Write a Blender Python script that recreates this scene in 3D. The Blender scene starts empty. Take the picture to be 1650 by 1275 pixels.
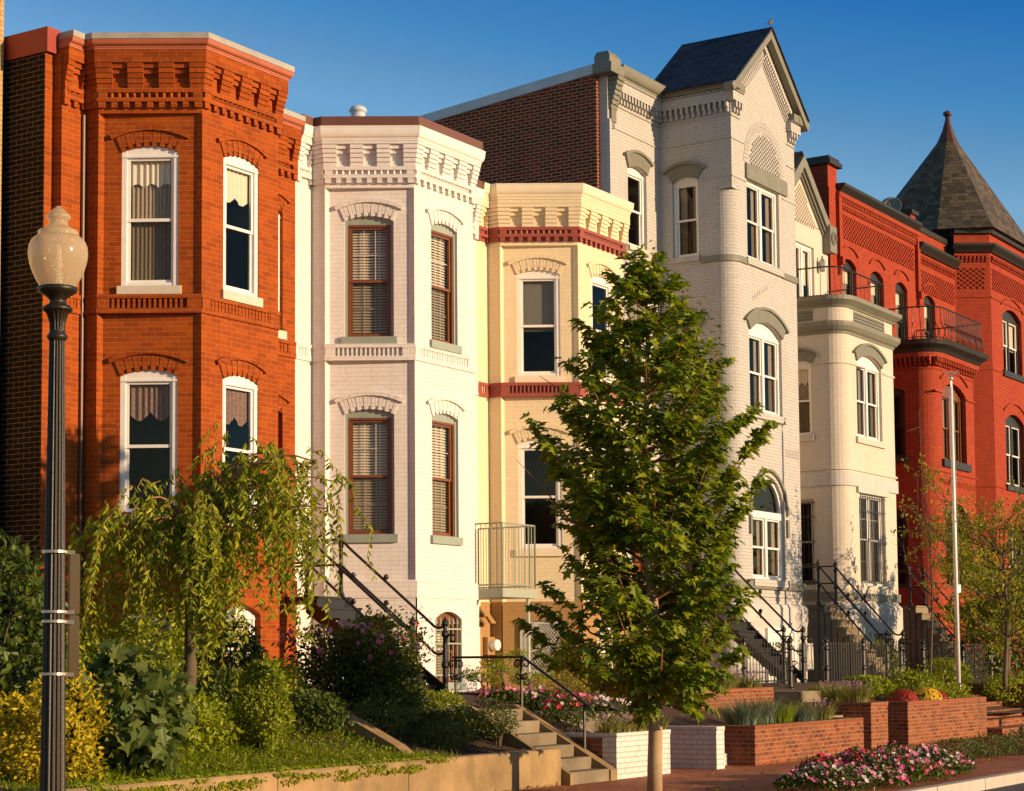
import bpy, math, random
from mathutils import Vector, Matrix
R = random.Random(11)
COL = bpy.context.scene.collection
PI = math.pi
def rad(a): return math.radians(a)

# ------------------------------------------------------------------ mesh builder
class MB:
    def __init__(s): s.v=[]; s.f=[]; s.uv=[]
    def poly(s, pts, uvs=None):
        b=len(s.v); s.v.extend([tuple(p) for p in pts]); s.f.append(tuple(range(b,b+len(pts))))
        s.uv.append([tuple(u) for u in uvs] if uvs else [(p[0]+p[1],p[2]) for p in pts])
    def raw(s, verts, faces, uvs=None):
        b=len(s.v); s.v.extend(verts)
        for k,f in enumerate(faces):
            s.f.append(tuple(b+i for i in f))
            s.uv.append(uvs[k] if uvs else [(verts[i][0]+verts[i][1],verts[i][2]) for i in f])
    def build(s, name, mat, parent=None, org=(0,0,0), smooth=False):
        me=bpy.data.meshes.new(name)
        ox,oy,oz=org
        me.from_pydata([(x-ox,y-oy,z-oz) for x,y,z in s.v],[],s.f)
        ul=me.uv_layers.new(name='UVMap')
        flat=[c for fu in s.uv for uv in fu for c in uv]
        ul.data.foreach_set('uv',flat)
        if smooth:
            me.polygons.foreach_set('use_smooth',[True]*len(me.polygons))
        me.materials.append(mat); me.update()
        o=bpy.data.objects.new(name,me); COL.objects.link(o)
        if parent is not None: o.parent=parent
        else: o.location=org
        return o

class Fr:
    """vertical wall frame: u along wall, z up, d outward"""
    def __init__(s,ax,ay,bx,by):
        s.a=(ax,ay); L=math.hypot(bx-ax,by-ay); s.L=L
        s.t=((bx-ax)/L,(by-ay)/L); s.n=(s.t[1],-s.t[0])
    def P(s,u,z,d=0.):
        return (s.a[0]+s.t[0]*u+s.n[0]*d, s.a[1]+s.t[1]*u+s.n[1]*d, z)

def box(mb,fr,u0,u1,z0,z1,d0,d1,back=False):
    P=fr.P
    mb.poly([P(u0,z0,d1),P(u1,z0,d1),P(u1,z1,d1),P(u0,z1,d1)],[(u0,z0),(u1,z0),(u1,z1),(u0,z1)])
    mb.poly([P(u0,z0,d0),P(u0,z0,d1),P(u0,z1,d1),P(u0,z1,d0)],[(u0-d1+d0,z0),(u0,z0),(u0,z1),(u0-d1+d0,z1)])
    mb.poly([P(u1,z0,d1),P(u1,z0,d0),P(u1,z1,d0),P(u1,z1,d1)],[(u1,z0),(u1+d1-d0,z0),(u1+d1-d0,z1),(u1,z1)])
    mb.poly([P(u0,z1,d1),P(u1,z1,d1),P(u1,z1,d0),P(u0,z1,d0)],[(u0,d1+.01),(u1,d1+.01),(u1,d0+.01),(u0,d0+.01)])
    mb.poly([P(u0,z0,d0),P(u1,z0,d0),P(u1,z0,d1),P(u0,z0,d1)],[(u0,d0+.01),(u1,d0+.01),(u1,d1+.01),(u0,d1+.01)])
    if back: mb.poly([P(u1,z0,d0),P(u0,z0,d0),P(u0,z1,d0),P(u1,z1,d0)])
def wbox(mb,x0,x1,y0,y1,z0,z1):
    box(mb,Fr(x0,y0,x1,y0),0,x1-x0,z0,z1,-(y1-y0),0,True)
def prism(mb,fr,pts,d0,d1,back=False):
    """extrude a ccw (u,z) polygon from depth d0 to d1"""
    n=len(pts); P=fr.P
    mb.poly([P(u,z,d1) for u,z in pts],[(u,z) for u,z in pts])
    if back: mb.poly([P(u,z,d0) for u,z in reversed(pts)],[(u,z) for u,z in reversed(pts)])
    for i in range(n):
        (u0,z0),(u1,z1)=pts[i],pts[(i+1)%n]
        mb.poly([P(u0,z0,d0),P(u1,z1,d0),P(u1,z1,d1),P(u0,z0,d1)],[(u0,z0),(u1,z1),(u1,z1+d1-d0),(u0,z0+d1-d0)])
def reveal(mb,fr,h,d,rv):
    a,b,za,zs,rise=h; P=fr.P; ap=arc((a+b)/2,(b-a)/2,zs,rise)
    loop=[(a,za),(b,za)]+[(max(a,min(b,x)),y) for x,y in reversed(ap)]
    for k in range(len(loop)):
        (x0,y0),(x1,y1)=loop[k],loop[(k+1)%len(loop)]
        if abs(x0-x1)+abs(y0-y1)<1e-6: continue
        hv=abs(y1-y0)>abs(x1-x0)
        mb.poly([P(x0,y0,d),P(x0,y0,d-rv),P(x1,y1,d-rv),P(x1,y1,d)],[(0,y0),(rv,y0),(rv,y1),(0,y1)] if hv else [(x0,0),(x0,rv),(x1,rv),(x1,0)])
def arc(uc,hw,zs,rise,n=10):
    if rise<=1e-4: return [(uc-hw,zs),(uc+hw,zs)]
    r=(hw*hw+rise*rise)/(2*rise); a=math.asin(min(1,hw/r))
    if rise>hw: a=PI-a
    zc=zs+rise-r
    return [(uc+r*math.sin(-a+2*a*i/n), zc+r*math.cos(-a+2*a*i/n)) for i in range(n+1)]
def wall(mb,fr,u0,u1,z0,z1,holes=(),d=0.,rv=.12,uo=0.):
    """wall sheet with window holes (ua,ub,za,zs,rise) and their reveals"""
    P=fr.P
    def q(a,b,c,e):
        if b-a<1e-5 or e-c<1e-5: return
        mb.poly([P(a,c,d),P(b,c,d),P(b,e,d),P(a,e,d)],[(a+uo,c),(b+uo,c),(b+uo,e),(a+uo,e)])
    cols={}
    for h in holes: cols.setdefault((h[0],h[1]),[]).append(h)
    cur=u0
    for (a,b) in sorted(cols):
        q(cur,a,z0,z1); cur=b
        hs=sorted(cols[(a,b)],key=lambda h:h[2]); zz=z0
        for i,h in enumerate(hs):
            za,zs,rise=h[2],h[3],h[4]
            q(a,b,zz,za)
            top=zs+rise+.02 if rise>0 else zs
            ap=arc((a+b)/2,(b-a)/2,zs,rise)
            if rise>0:
                for k in range(len(ap)-1):
                    (p0,q0),(p1,q1)=ap[k],ap[k+1]
                    p0=max(a,min(b,p0)); p1=max(a,min(b,p1))
                    mb.poly([P(p0,q0,d),P(p1,q1,d),P(p1,top,d),P(p0,top,d)],[(p0+uo,q0),(p1+uo,q1),(p1+uo,top),(p0+uo,top)])
            zz=top
            if rv>0:
                loop=[(a,za),(b,za)]+[(max(a,min(b,x)),y) for x,y in reversed(ap)]
                for k in range(len(loop)):
                    (x0,y0),(x1,y1)=loop[k],loop[(k+1)%len(loop)]
                    if abs(x0-x1)+abs(y0-y1)<1e-6: continue
                    hv=abs(y1-y0)>abs(x1-x0)
                    mb.poly([P(x0,y0,d),P(x0,y0,d-rv),P(x1,y1,d-rv),P(x1,y1,d)],
                            [(0,y0),(rv,y0),(rv,y1),(0,y1)] if hv else [(x0,0),(x0,rv),(x1,rv),(x1,0)])
        q(a,b,zz,z1)
    q(cur,u1,z0,z1)
def offs(pts):
    res=[]
    n=len(pts)
    for i in range(n):
        ns=[]
        for j in (i-1,i):
            if 0<=j<n-1:
                dx,dy=pts[j+1][0]-pts[j][0],pts[j+1][1]-pts[j][1]; l=math.hypot(dx,dy); ns.append((dy/l,-dx/l))
        if len(ns)==1: res.append(ns[0])
        else:
            k=1+ns[0][0]*ns[1][0]+ns[0][1]*ns[1][1]; k=max(k,.3)
            res.append(((ns[0][0]+ns[1][0])/k,(ns[0][1]+ns[1][1])/k))
    return res
def sweep(mb,pts,prof,caps=True,closed=True):
    """run a (d,z) profile along a plan polyline with mitred corners; outward is right of travel"""
    m=offs(pts); s=0.; n=len(prof)
    def V(i,j): return (pts[i][0]+m[i][0]*prof[j][0],pts[i][1]+m[i][1]*prof[j][0],prof[j][1])
    lens=[0]
    for j in range(n):
        a,b=prof[j],prof[(j+1)%n]; lens.append(lens[-1]+math.hypot(a[0]-b[0],a[1]-b[1]))
    for i in range(len(pts)-1):
        l=math.hypot(pts[i+1][0]-pts[i][0],pts[i+1][1]-pts[i][1])
        for j in range(n if closed else n-1):
            k=(j+1)%n
            vert=abs(prof[j][1]-prof[k][1])>abs(prof[j][0]-prof[k][0])
            z0,z1=(prof[j][1],prof[k][1]) if vert else (lens[j],lens[j+1])
            mb.poly([V(i,j),V(i+1,j),V(i+1,k),V(i,k)],[(s,z0),(s+l,z0),(s+l,z1),(s,z1)])
        s+=l
    if caps and closed:
        mb.poly([V(0,j) for j in reversed(range(n))],[prof[j] for j in reversed(range(n))])
        mb.poly([V(len(pts)-1,j) for j in range(n)],[prof[j] for j in range(n)])
def band(mb,pts,z0,z1,d,back=-.06): sweep(mb,pts,[(back,z0),(d,z0),(d,z1),(back,z1)])
def subpath(pts,s0,s1):
    out=[]; s=0
    for i in range(len(pts)-1):
        a,b=pts[i],pts[i+1]; l=math.hypot(b[0]-a[0],b[1]-a[1])
        for q in ((s0-s)/l,(s1-s)/l):
            if 0<=q<=1: out.append((s+q*l,(a[0]+(b[0]-a[0])*q,a[1]+(b[1]-a[1])*q)))
        if s0<s<s1: out.append((s,a))
        s+=l
    out.sort(key=lambda t:t[0]); r=[]
    for t in out:
        if not r or math.hypot(t[1][0]-r[-1][0],t[1][1]-r[-1][1])>1e-4: r.append(t[1])
    return r
def tube(mb,pts,r,n=6,r2=None,cap=True):
    pts=[Vector(p) for p in pts]; m=len(pts); rings=[]
    prev=None
    for i,p in enumerate(pts):
        t=(pts[min(i+1,m-1)]-pts[max(i-1,0)])
        if t.length<1e-9: t=Vector((0,0,1))
        t.normalize()
        if prev is None:
            a=t.cross(Vector((0,0,1)))
            if a.length<.05: a=t.cross(Vector((1,0,0)))
        else: a=prev-t*prev.dot(t)
        a.normalize(); prev=a; b=t.cross(a)
        rr=r if r2 is None else r+(r2-r)*i/max(1,m-1)
        if isinstance(r,(list,tuple)): rr=r[i]
        rings.append([tuple(p+a*math.cos(2*PI*k/n)*rr+b*math.sin(2*PI*k/n)*rr) for k in range(n)])
    vs=[v for g in rings for v in g]; fs=[]; us=[]
    for i in range(m-1):
        for k in range(n):
            k2=(k+1)%n; fs.append((i*n+k,i*n+k2,(i+1)*n+k2,(i+1)*n+k))
            us.append([(k/n,i*.1),((k+1)/n,i*.1),((k+1)/n,i*.1+.1),(k/n,i*.1+.1)])
    if cap:
        fs.append(tuple(reversed(range(n)))); us.append([(0,0)]*n)
        fs.append(tuple((m-1)*n+k for k in range(n))); us.append([(0,0)]*n)
    mb.raw(vs,fs,us)
def lathe(mb,c,prof,n=24,flute=0,fn=16):
    """prof (r,z) list; optional fluting depth"""
    vs=[];fs=[]
    for r,z in prof:
        for k in range(n):
            a=2*PI*k/n; rr=r
            if flute and r>0: rr=r-flute*(.5-.5*math.cos(a*fn))
            vs.append((c[0]+rr*math.cos(a),c[1]+rr*math.sin(a),c[2]+z))
    for i in range(len(prof)-1):
        for k in range(n):
            k2=(k+1)%n; fs.append((i*n+k,i*n+k2,(i+1)*n+k2,(i+1)*n+k))
    mb.raw(vs,fs)
def ball(mb,c,r,n=8,sz=1.):
    lathe(mb,c,[(r*math.sin(PI*i/n)+1e-4,-r*sz*math.cos(PI*i/n)) for i in range(n+1)],n+2)
def arch(mb,fr,uc,hw,zs,rise,th,d0,d1,n,gap=.004,dent=0.,dt=.05):
    """ring of voussoirs; every other one set back at the bottom when dent>0"""
    r=(hw*hw+rise*rise)/(2*rise); a=math.asin(min(1,hw/r)); zc=zs+rise-r
    if rise>=hw-1e-3: a=PI/2
    for i in range(n):
        a0=-a+2*a*i/n+gap/r/2; a1=-a+2*a*(i+1)/n-gap/r/2
        def ring(ra,rb): return [(uc+ra*math.sin(a0),zc+ra*math.cos(a0)),(uc+ra*math.sin(a1),zc+ra*math.cos(a1)),
                       (uc+rb*math.sin(a1),zc+rb*math.cos(a1)),(uc+rb*math.sin(a0),zc+rb*math.cos(a0))]
        if dent and i%2==1:
            prism(mb,fr,ring(r+dt,r+th),d0,d1-.005); prism(mb,fr,ring(r,r+dt*.8),d0,d1-dent)
        else: prism(mb,fr,ring(r-(.012 if dent else 0),r+th),d0,d1)
def empty(name,loc,label=None,cat=None,group=None,rz=0):
    o=bpy.data.objects.new(name,None); COL.objects.link(o); o.location=loc; o.rotation_euler=(0,0,rz)
    o.empty_display_size=.2
    return tag(o,label,cat,group)
def tag(o,label=None,cat=None,group=None,kind=None):
    if label: o['label']=label
    if cat: o['category']=cat
    if group: o['group']=group
    if kind: o['kind']=kind
    return o
def children(o): return [c for c in bpy.data.objects if c.parent==o]
def copy_tree(o,parent=None):
    c=o.copy(); COL.objects.link(c); c.parent=parent
    for ch in children(o): copy_tree(ch,c)
    return c

# ------------------------------------------------------------------ materials
def newmat(name):
    m=bpy.data.materials.new(name); m.use_nodes=True; nt=m.node_tree; nt.nodes.clear()
    out=nt.nodes.new('ShaderNodeOutputMaterial'); b=nt.nodes.new('ShaderNodeBsdfPrincipled')
    nt.links.new(b.outputs[0],out.inputs[0]); return m,nt,b,out
def N(nt,t,**k):
    n=nt.nodes.new('ShaderNode'+t)
    for a,v in k.items(): setattr(n,a,v)
    return n
def mixc(nt,fac,a,b,mode='MIX'):
    n=N(nt,'Mix',data_type='RGBA',blend_type=mode)
    for sock,v in ((n.inputs[0],fac),(n.inputs[6],a),(n.inputs[7],b)):
        if hasattr(v,'is_linked') or isinstance(v,bpy.types.NodeSocket): nt.links.new(v,sock)
        elif isinstance(v,(int,float)): sock.default_value=v
        else: sock.default_value=(*v,1)
    return n.outputs[2]
def noise(nt,scale,detail=4,vec=None,rough=.6):
    n=N(nt,'TexNoise'); n.inputs['Scale'].default_value=scale; n.inputs['Detail'].default_value=detail; n.inputs['Roughness'].default_value=rough
    if vec is not None: nt.links.new(vec,n.inputs['Vector'])
    return n.outputs['Fac']
def ramp(nt,fac,stops):
    r=N(nt,'ValToRGB'); nt.links.new(fac,r.inputs[0]); e=r.color_ramp.elements
    while len(e)<len(stops): e.new(.5)
    for i,(p,c) in enumerate(stops):
        e[i].position=p; e[i].color=(*c,1) if not isinstance(c,(int,float)) else (c,c,c,1)
    return r.outputs[0]
def rng(nt,fac,a,b,c,d):
    n=N(nt,'MapRange'); nt.links.new(fac,n.inputs[0])
    for i,v in enumerate((a,b,c,d)): n.inputs[i+1].default_value=v
    return n.outputs[0]
def bump(nt,b,h,st=.3,dist=.01,prev=None):
    n=N(nt,'Bump'); n.inputs['Strength'].default_value=st; n.inputs['Distance'].default_value=dist
    nt.links.new(h,n.inputs['Height'])
    if prev is not None: nt.links.new(prev,n.inputs['Normal'])
    if b is not None: nt.links.new(n.outputs[0],b.inputs['Normal'])
    return n.outputs[0]
def brick(name,c1,c2,mort,mw=.006,bw=.215,rh=.0722,rough=.75,bst=.6,stain=.25,stainc=(.1,.06,.04),bias=0.,speck=None):
    m,nt,b,o=newmat(name)
    uv=N(nt,'TexCoord').outputs['UV']; geo=N(nt,'NewGeometry').outputs['Position']
    # small wobble of the courses
    nz=N(nt,'TexNoise'); nz.inputs['Scale'].default_value=6; nt.links.new(geo,nz.inputs['Vector'])
    va=N(nt,'VectorMath',operation='MULTIPLY_ADD'); nt.links.new(nz.outputs['Color'],va.inputs[0]); va.inputs[1].default_value=(.006,.006,0); nt.links.new(uv,va.inputs[2])
    t=N(nt,'TexBrick'); nt.links.new(va.outputs[0],t.inputs['Vector'])
    t.inputs['Scale'].default_value=1; t.inputs['Mortar Size'].default_value=mw; t.inputs['Mortar Smooth'].default_value=.3
    t.inputs['Bias'].default_value=bias; t.inputs['Brick Width'].default_value=bw; t.inputs['Row Height'].default_value=rh
    t.inputs['Color1'].default_value=(*c1,1); t.inputs['Color2'].default_value=(*c2,1); t.inputs['Mortar'].default_value=(*mort,1)
    n1=noise(nt,1.1,5,geo); n2=noise(nt,38,3,geo); n3=noise(nt,7,4,geo)
    col=mixc(nt,rng(nt,n1,.45,.75,0,stain),t.outputs['Color'],stainc)
    col=mixc(nt,rng(nt,n2,.3,.7,.0,.35),col,mixc(nt,1.,col,(.62,.6,.6),'MULTIPLY'))
    col=mixc(nt,rng(nt,n3,.5,.72,.0,stain*.9),col,mixc(nt,1.,col,(.5,.42,.4),'MULTIPLY'))
    mp=N(nt,'Mapping'); mp.inputs['Scale'].default_value=(4,4,.35); nt.links.new(geo,mp.inputs[0])
    col=mixc(nt,rng(nt,noise(nt,1.3,6,mp.outputs[0],.7),.52,.74,0,stain*1.1),col,mixc(nt,1.,col,(.55,.47,.40),'MULTIPLY'))
    if speck:
        col=mixc(nt,rng(nt,noise(nt,30,2,geo),.73,.76,0,1),col,speck)
    nt.links.new(col,b.inputs['Base Color']); b.inputs['Roughness'].default_value=rough; b.inputs['Specular IOR Level'].default_value=.12
    bh=N(nt,'Math',operation='SUBTRACT'); bh.inputs[0].default_value=1; nt.links.new(t.outputs['Fac'],bh.inputs[1])
    p=bump(nt,None,n2,.25,.004); bump(nt,b,bh.outputs[0],bst,.008,p)
    return m
def plain(name,c,rough=.6,var=.15,scale=6,metal=0,bst=.1,bscale=60,coat=0,dark=None,spec=.5):
    m,nt,b,o=newmat(name); geo=N(nt,'NewGeometry').outputs['Position']
    n1=noise(nt,scale,5,geo)
    d=dark or tuple(x*.55 for x in c)
    col=mixc(nt,rng(nt,n1,.4,.75,0,var*2),c,d)
    nt.links.new(col,b.inputs['Base Color']); b.inputs['Roughness'].default_value=rough; b.inputs['Metallic'].default_value=metal
    b.inputs['Specular IOR Level'].default_value=spec
    bump(nt,b,noise(nt,bscale,3,geo),bst,.004)
    return m
def concrete(name,c,stain=(.12,.09,.05),s=.5):
    m,nt,b,o=newmat(name); geo=N(nt,'NewGeometry').outputs['Position']
    mp=N(nt,'Mapping'); mp.inputs['Scale'].default_value=(5,5,.7); nt.links.new(geo,mp.inputs[0])
    n1=noise(nt,1.2,6,geo); n2=noise(nt,1,6,mp.outputs[0]); n3=noise(nt,60,3,geo)
    col=mixc(nt,rng(nt,n1,.4,.7,0,s),c,stain); col=mixc(nt,rng(nt,n2,.48,.7,0,s*.9),col,tuple(x*.55 for x in c))
    col=mixc(nt,rng(nt,n3,.3,.7,0,.3),col,tuple(x*1.3 for x in c))
    nt.links.new(col,b.inputs['Base Color']); b.inputs['Roughness'].default_value=.85
    p=bump(nt,None,n1,.3,.03); bump(nt,b,n3,.35,.004,p)
    return m
def leafm(name,c1,c2,c3=None,trans=.35,rough=.45,spec=.35):
    m,nt,b,o=newmat(name)
    rnd=N(nt,'NewGeometry').outputs['Random Per Island']
    st=[(0,c1),(.6,c2)]+([(1.,c3)] if c3 else [])
    col=ramp(nt,rnd,st)
    nt.links.new(col,b.inputs['Base Color']); b.inputs['Roughness'].default_value=rough; b.inputs['Specular IOR Level'].default_value=spec
    tr=N(nt,'BsdfTranslucent'); nt.links.new(mixc(nt,1.,col,(1.0,1.0,.5),'MULTIPLY'),tr.inputs[0])
    mx=N(nt,'MixShader'); mx.inputs[0].default_value=trans
    nt.links.new(b.outputs[0],mx.inputs[1]); nt.links.new(tr.outputs[0],mx.inputs[2]); nt.links.new(mx.outputs[0],o.inputs[0])
    return m
def glass(name,tint=(.92,.90,.85),refl=.6,base=.0):
    m,nt,b,o=newmat(name); nt.nodes.remove(b)
    geo=N(nt,'NewGeometry').outputs['Position']
    tr=N(nt,'BsdfTransparent'); tr.inputs[0].default_value=(*tint,1)
    gl=N(nt,'BsdfGlossy'); gl.inputs['Roughness'].default_value=.02; gl.inputs[0].default_value=(.95*refl,.84*refl,.68*refl,1)
    bp=N(nt,'Bump'); bp.inputs['Strength'].default_value=.06; bp.inputs['Distance'].default_value=.02
    nt.links.new(noise(nt,2.2,2,geo),bp.inputs['Height']); nt.links.new(bp.outputs[0],gl.inputs['Normal'])
    fz=N(nt,'Fresnel'); io=N(nt,'MapRange'); io.inputs[3].default_value=1.5; io.inputs[4].default_value=1/1.5
    nt.links.new(N(nt,'NewGeometry').outputs['Backfacing'],io.inputs[0]); nt.links.new(io.outputs[0],fz.inputs[0])   # a thin pane reflects alike from both sides
    ad=N(nt,'Math',operation='MULTIPLY_ADD'); nt.links.new(fz.outputs[0],ad.inputs[0]); ad.inputs[1].default_value=1.; ad.inputs[2].default_value=base
    mx=N(nt,'MixShader'); nt.links.new(ad.outputs[0],mx.inputs[0]); nt.links.new(tr.outputs[0],mx.inputs[1]); nt.links.new(gl.outputs[0],mx.inputs[2])
    nt.links.new(mx.outputs[0],o.inputs[0]); return m
M={}
M['brick1']=brick('orange_brick',(.42,.080,.008),(.29,.052,.007),(.42,.19,.055),mw=.0042,bw=.225,stain=.22,stainc=(.10,.03,.015),speck=(.6,.45,.3))
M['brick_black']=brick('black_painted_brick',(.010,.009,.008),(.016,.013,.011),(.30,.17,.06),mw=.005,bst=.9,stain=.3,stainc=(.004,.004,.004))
M['brick_white']=brick('white_painted_brick',(.83,.785,.73),(.80,.75,.69),(.71,.65,.58),mw=.004,bst=.6,stain=.16,stainc=(.62,.55,.48))
M['brick_cream']=brick('cream_painted_brick',(.84,.69,.45),(.81,.66,.42),(.72,.57,.35),mw=.0035,bst=.35,stain=.10,stainc=(.62,.44,.22))
M['brick_tan']=brick('tan_painted_brick',(.42,.25,.10),(.40,.235,.09),(.34,.19,.08),mw=.0035,bst=.35,stain=.2,stainc=(.3,.17,.07))
M['brick_grey']=brick('grey_painted_brick',(.55,.53,.49),(.515,.495,.455),(.41,.385,.35),mw=.0045,bst=.75,stain=.14,stainc=(.42,.35,.28))
M['brick_ivory']=brick('ivory_painted_brick',(.68,.61,.50),(.65,.58,.475),(.56,.49,.39),mw=.004,bst=.4,stain=.14,stainc=(.5,.4,.28))
M['brick_party']=brick('dark_red_side_brick',(.28,.038,.016),(.12,.022,.012),(.40,.27,.15),mw=.011,bst=.8,stain=.15,stainc=(.06,.02,.02))
M['brick_red']=brick('red_painted_brick',(.41,.068,.028),(.35,.055,.024),(.24,.036,.018),mw=.005,bst=.7,stain=.32,stainc=(.36,.035,.02))
M['brick_planter']=brick('planter_brick',(.36,.105,.04),(.16,.045,.022),(.38,.25,.14),mw=.008,bw=.20,rh=.067,bst=.9,stain=.55,stainc=(.2,.1,.06))
M['brick_planter_white']=brick('white_planter_brick',(.80,.74,.68),(.76,.70,.64),(.50,.44,.38),mw=.006,bst=.8,stain=.25,stainc=(.5,.42,.33))
M['paver']=brick('brick_pavers',(.50,.19,.09),(.36,.12,.06),(.20,.12,.07),mw=.006,bw=.2,rh=.1,bst=.5,stain=.45,stainc=(.2,.09,.055))
M['terracotta']=plain('terracotta_cornice_paint',(.46,.13,.06),.6,.25,2,dark=(.22,.06,.03))
M['red_metal']=plain('red_flashing',(.30,.035,.018),.5,.1)
M['lead']=plain('weathered_grey_coping',(.40,.38,.33),.6,.3,3,dark=(.24,.22,.18))
M['silver']=plain('silver_coated_coping',(.55,.57,.60),.5,.2,2)
M['brown_metal']=plain('brown_fascia_metal',(.16,.062,.034),.45,.12,2)
M['white']=plain('white_window_paint',(.82,.79,.73),.45,.1,8)
M['white_cornice']=plain('white_cornice_paint',(.85,.79,.70),.5,.1,3)
M['cream_cornice']=plain('cream_cornice_paint',(.84,.70,.48),.5,.1,3)
M['stone']=concrete('limestone_sill',(.62,.56,.45),(.4,.33,.22),.4)
M['sage']=plain('sage_green_paint',(.30,.34,.28),.6,.15,6)
M['brown_frame']=plain('brown_window_frame',(.20,.065,.018),.4,.2,6)
M['maroon']=plain('maroon_band_paint',(.30,.062,.034),.6,.15,4)
M['trim_grey']=plain('grey_green_trim_paint',(.205,.20,.15),.6,.2,3,bst=.2)
M['rough_trim']=plain('rough_stone_trim',(.21,.21,.165),.75,.3,5,bst=1,bscale=12)
M['rough_stone']=plain('rough_painted_stone',(.56,.52,.47),.8,.2,4,bst=1,bscale=7)
M['black_trim']=plain('black_green_trim',(.022,.020,.015),.5,.2,5)
M['iron']=plain('black_iron',(.018,.015,.012),.4,.2,20,spec=.6)
M['post_iron']=plain('lamp_post_iron',(.024,.016,.008),.42,.3,30,bst=.5,bscale=55,spec=.45)
M['green_metal']=plain('pale_green_railing_metal',(.36,.38,.28),.5,.1,5)
M['band_metal']=plain('steel_band',(.55,.48,.38),.35,.1,metal=.7)
M['sign_back']=plain('bronze_sign_back',(.12,.085,.045),.4,.2,metal=.4)
M['concrete']=concrete('old_concrete',(.36,.24,.105),(.055,.038,.018),.95)
M['concrete_step']=concrete('step_concrete',(.27,.21,.13),(.06,.05,.03),.8)
M['kerb']=concrete('kerb_stone',(.48,.43,.36),(.25,.2,.15),.4)
M['asphalt']=concrete('asphalt',(.06,.055,.05),(.03,.03,.03),.3)
M['soil']=plain('mulch_soil',(.075,.035,.018),.95,.3,20,bst=1,bscale=40)
M['bark']=plain('bark',(.13,.09,.055),.85,.3,9,bst=1,bscale=30)
M['maple_bark']=plain('pale_maple_bark',(.42,.29,.16),.8,.3,9,bst=.8,bscale=40)
M['twig']=plain('reddish_twig',(.30,.14,.05),.7,.2)
M['room']=plain('dark_room_wall',(.11,.085,.06),.9,.2)
M['blind']=plain('slat_blind',(.80,.72,.58),.5,.05)
M['curtain']=plain('white_curtain',(.80,.74,.62),.8,.08)
M['beige_curtain']=plain('beige_curtain',(.40,.325,.235),.85,.2,20)
M['grey_shade']=plain('grey_roller_shade',(.20,.185,.165),.8,.1)
M['lace']=plain('patterned_valance',(.30,.19,.15),.85,.5,40,dark=(.07,.04,.035))
M['glass']=glass('window_glass')
M['glass_screen']=glass('screened_window_glass',(.66,.63,.57),.5)
M['glass_dark']=glass('dark_window_glass',(.35,.35,.33))
M['pale_plastic']=plain('grey_meter_box',(.52,.49,.42),.5,.1)
def slate(name,c1,c2,mort,bw,rh):
    m=brick(name,c1,c2,mort,mw=.006,bw=bw,rh=rh,rough=.55,bst=.9,stain=.3,stainc=tuple(x*.5 for x in c1)); return m
M['slate_blue']=slate('blue_slate',(.034,.044,.070),(.014,.020,.036),(.10,.10,.10),.30,.17)
M['slate_grey']=slate('mottled_slate',(.17,.13,.08),(.065,.055,.042),(.016,.014,.012),.22,.16)
CAMROT=((0.5344193618014382,-0.8451822021075457,-0.00793668522642571),(0.05975803875658935,0.047149019313673074,-0.997098764808043),(0.8431043366842028,0.532394604798357,0.0757037796010991))
# ------------------------------------------------------------------ windows and doors
def interior(mb,fr,ua,ub,za,zb,d0,d1):
    P=fr.P
    c=[(ua,za),(ub,za),(ub,zb),(ua,zb)]
    for i in range(4):
        (x0,y0),(x1,y1)=c[i],c[(i+1)%4]
        mb.poly([P(x0,y0,d0),P(x1,y1,d0),P(x1,y1,d1),P(x0,y0,d1)])
    mb.poly([P(u,z,d1) for u,z in c])
def curtain_mesh(fr,ua,ub,z0,z1,d,amp=.018,wl=.09,scal=0.,ns=1):
    mb=MB(); n=int((ub-ua)/.012)
    pts=[]
    for i in range(n+1):
        u=ua+(ub-ua)*i/n; dd=d+amp*math.sin(2*PI*u/wl+1.3*math.sin(u*9))
        zb=z0+scal*abs(math.sin(PI*(u-ua)/(ub-ua)*ns)) if scal else z0
        pts.append((u,dd,zb))
    for i in range(n):
        (a,da,za),(b,db,zb)=pts[i],pts[i+1]
        mb.poly([fr.P(a,za,da),fr.P(b,zb,db),fr.P(b,z1,db),fr.P(a,z1,da)])
    return mb
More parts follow.
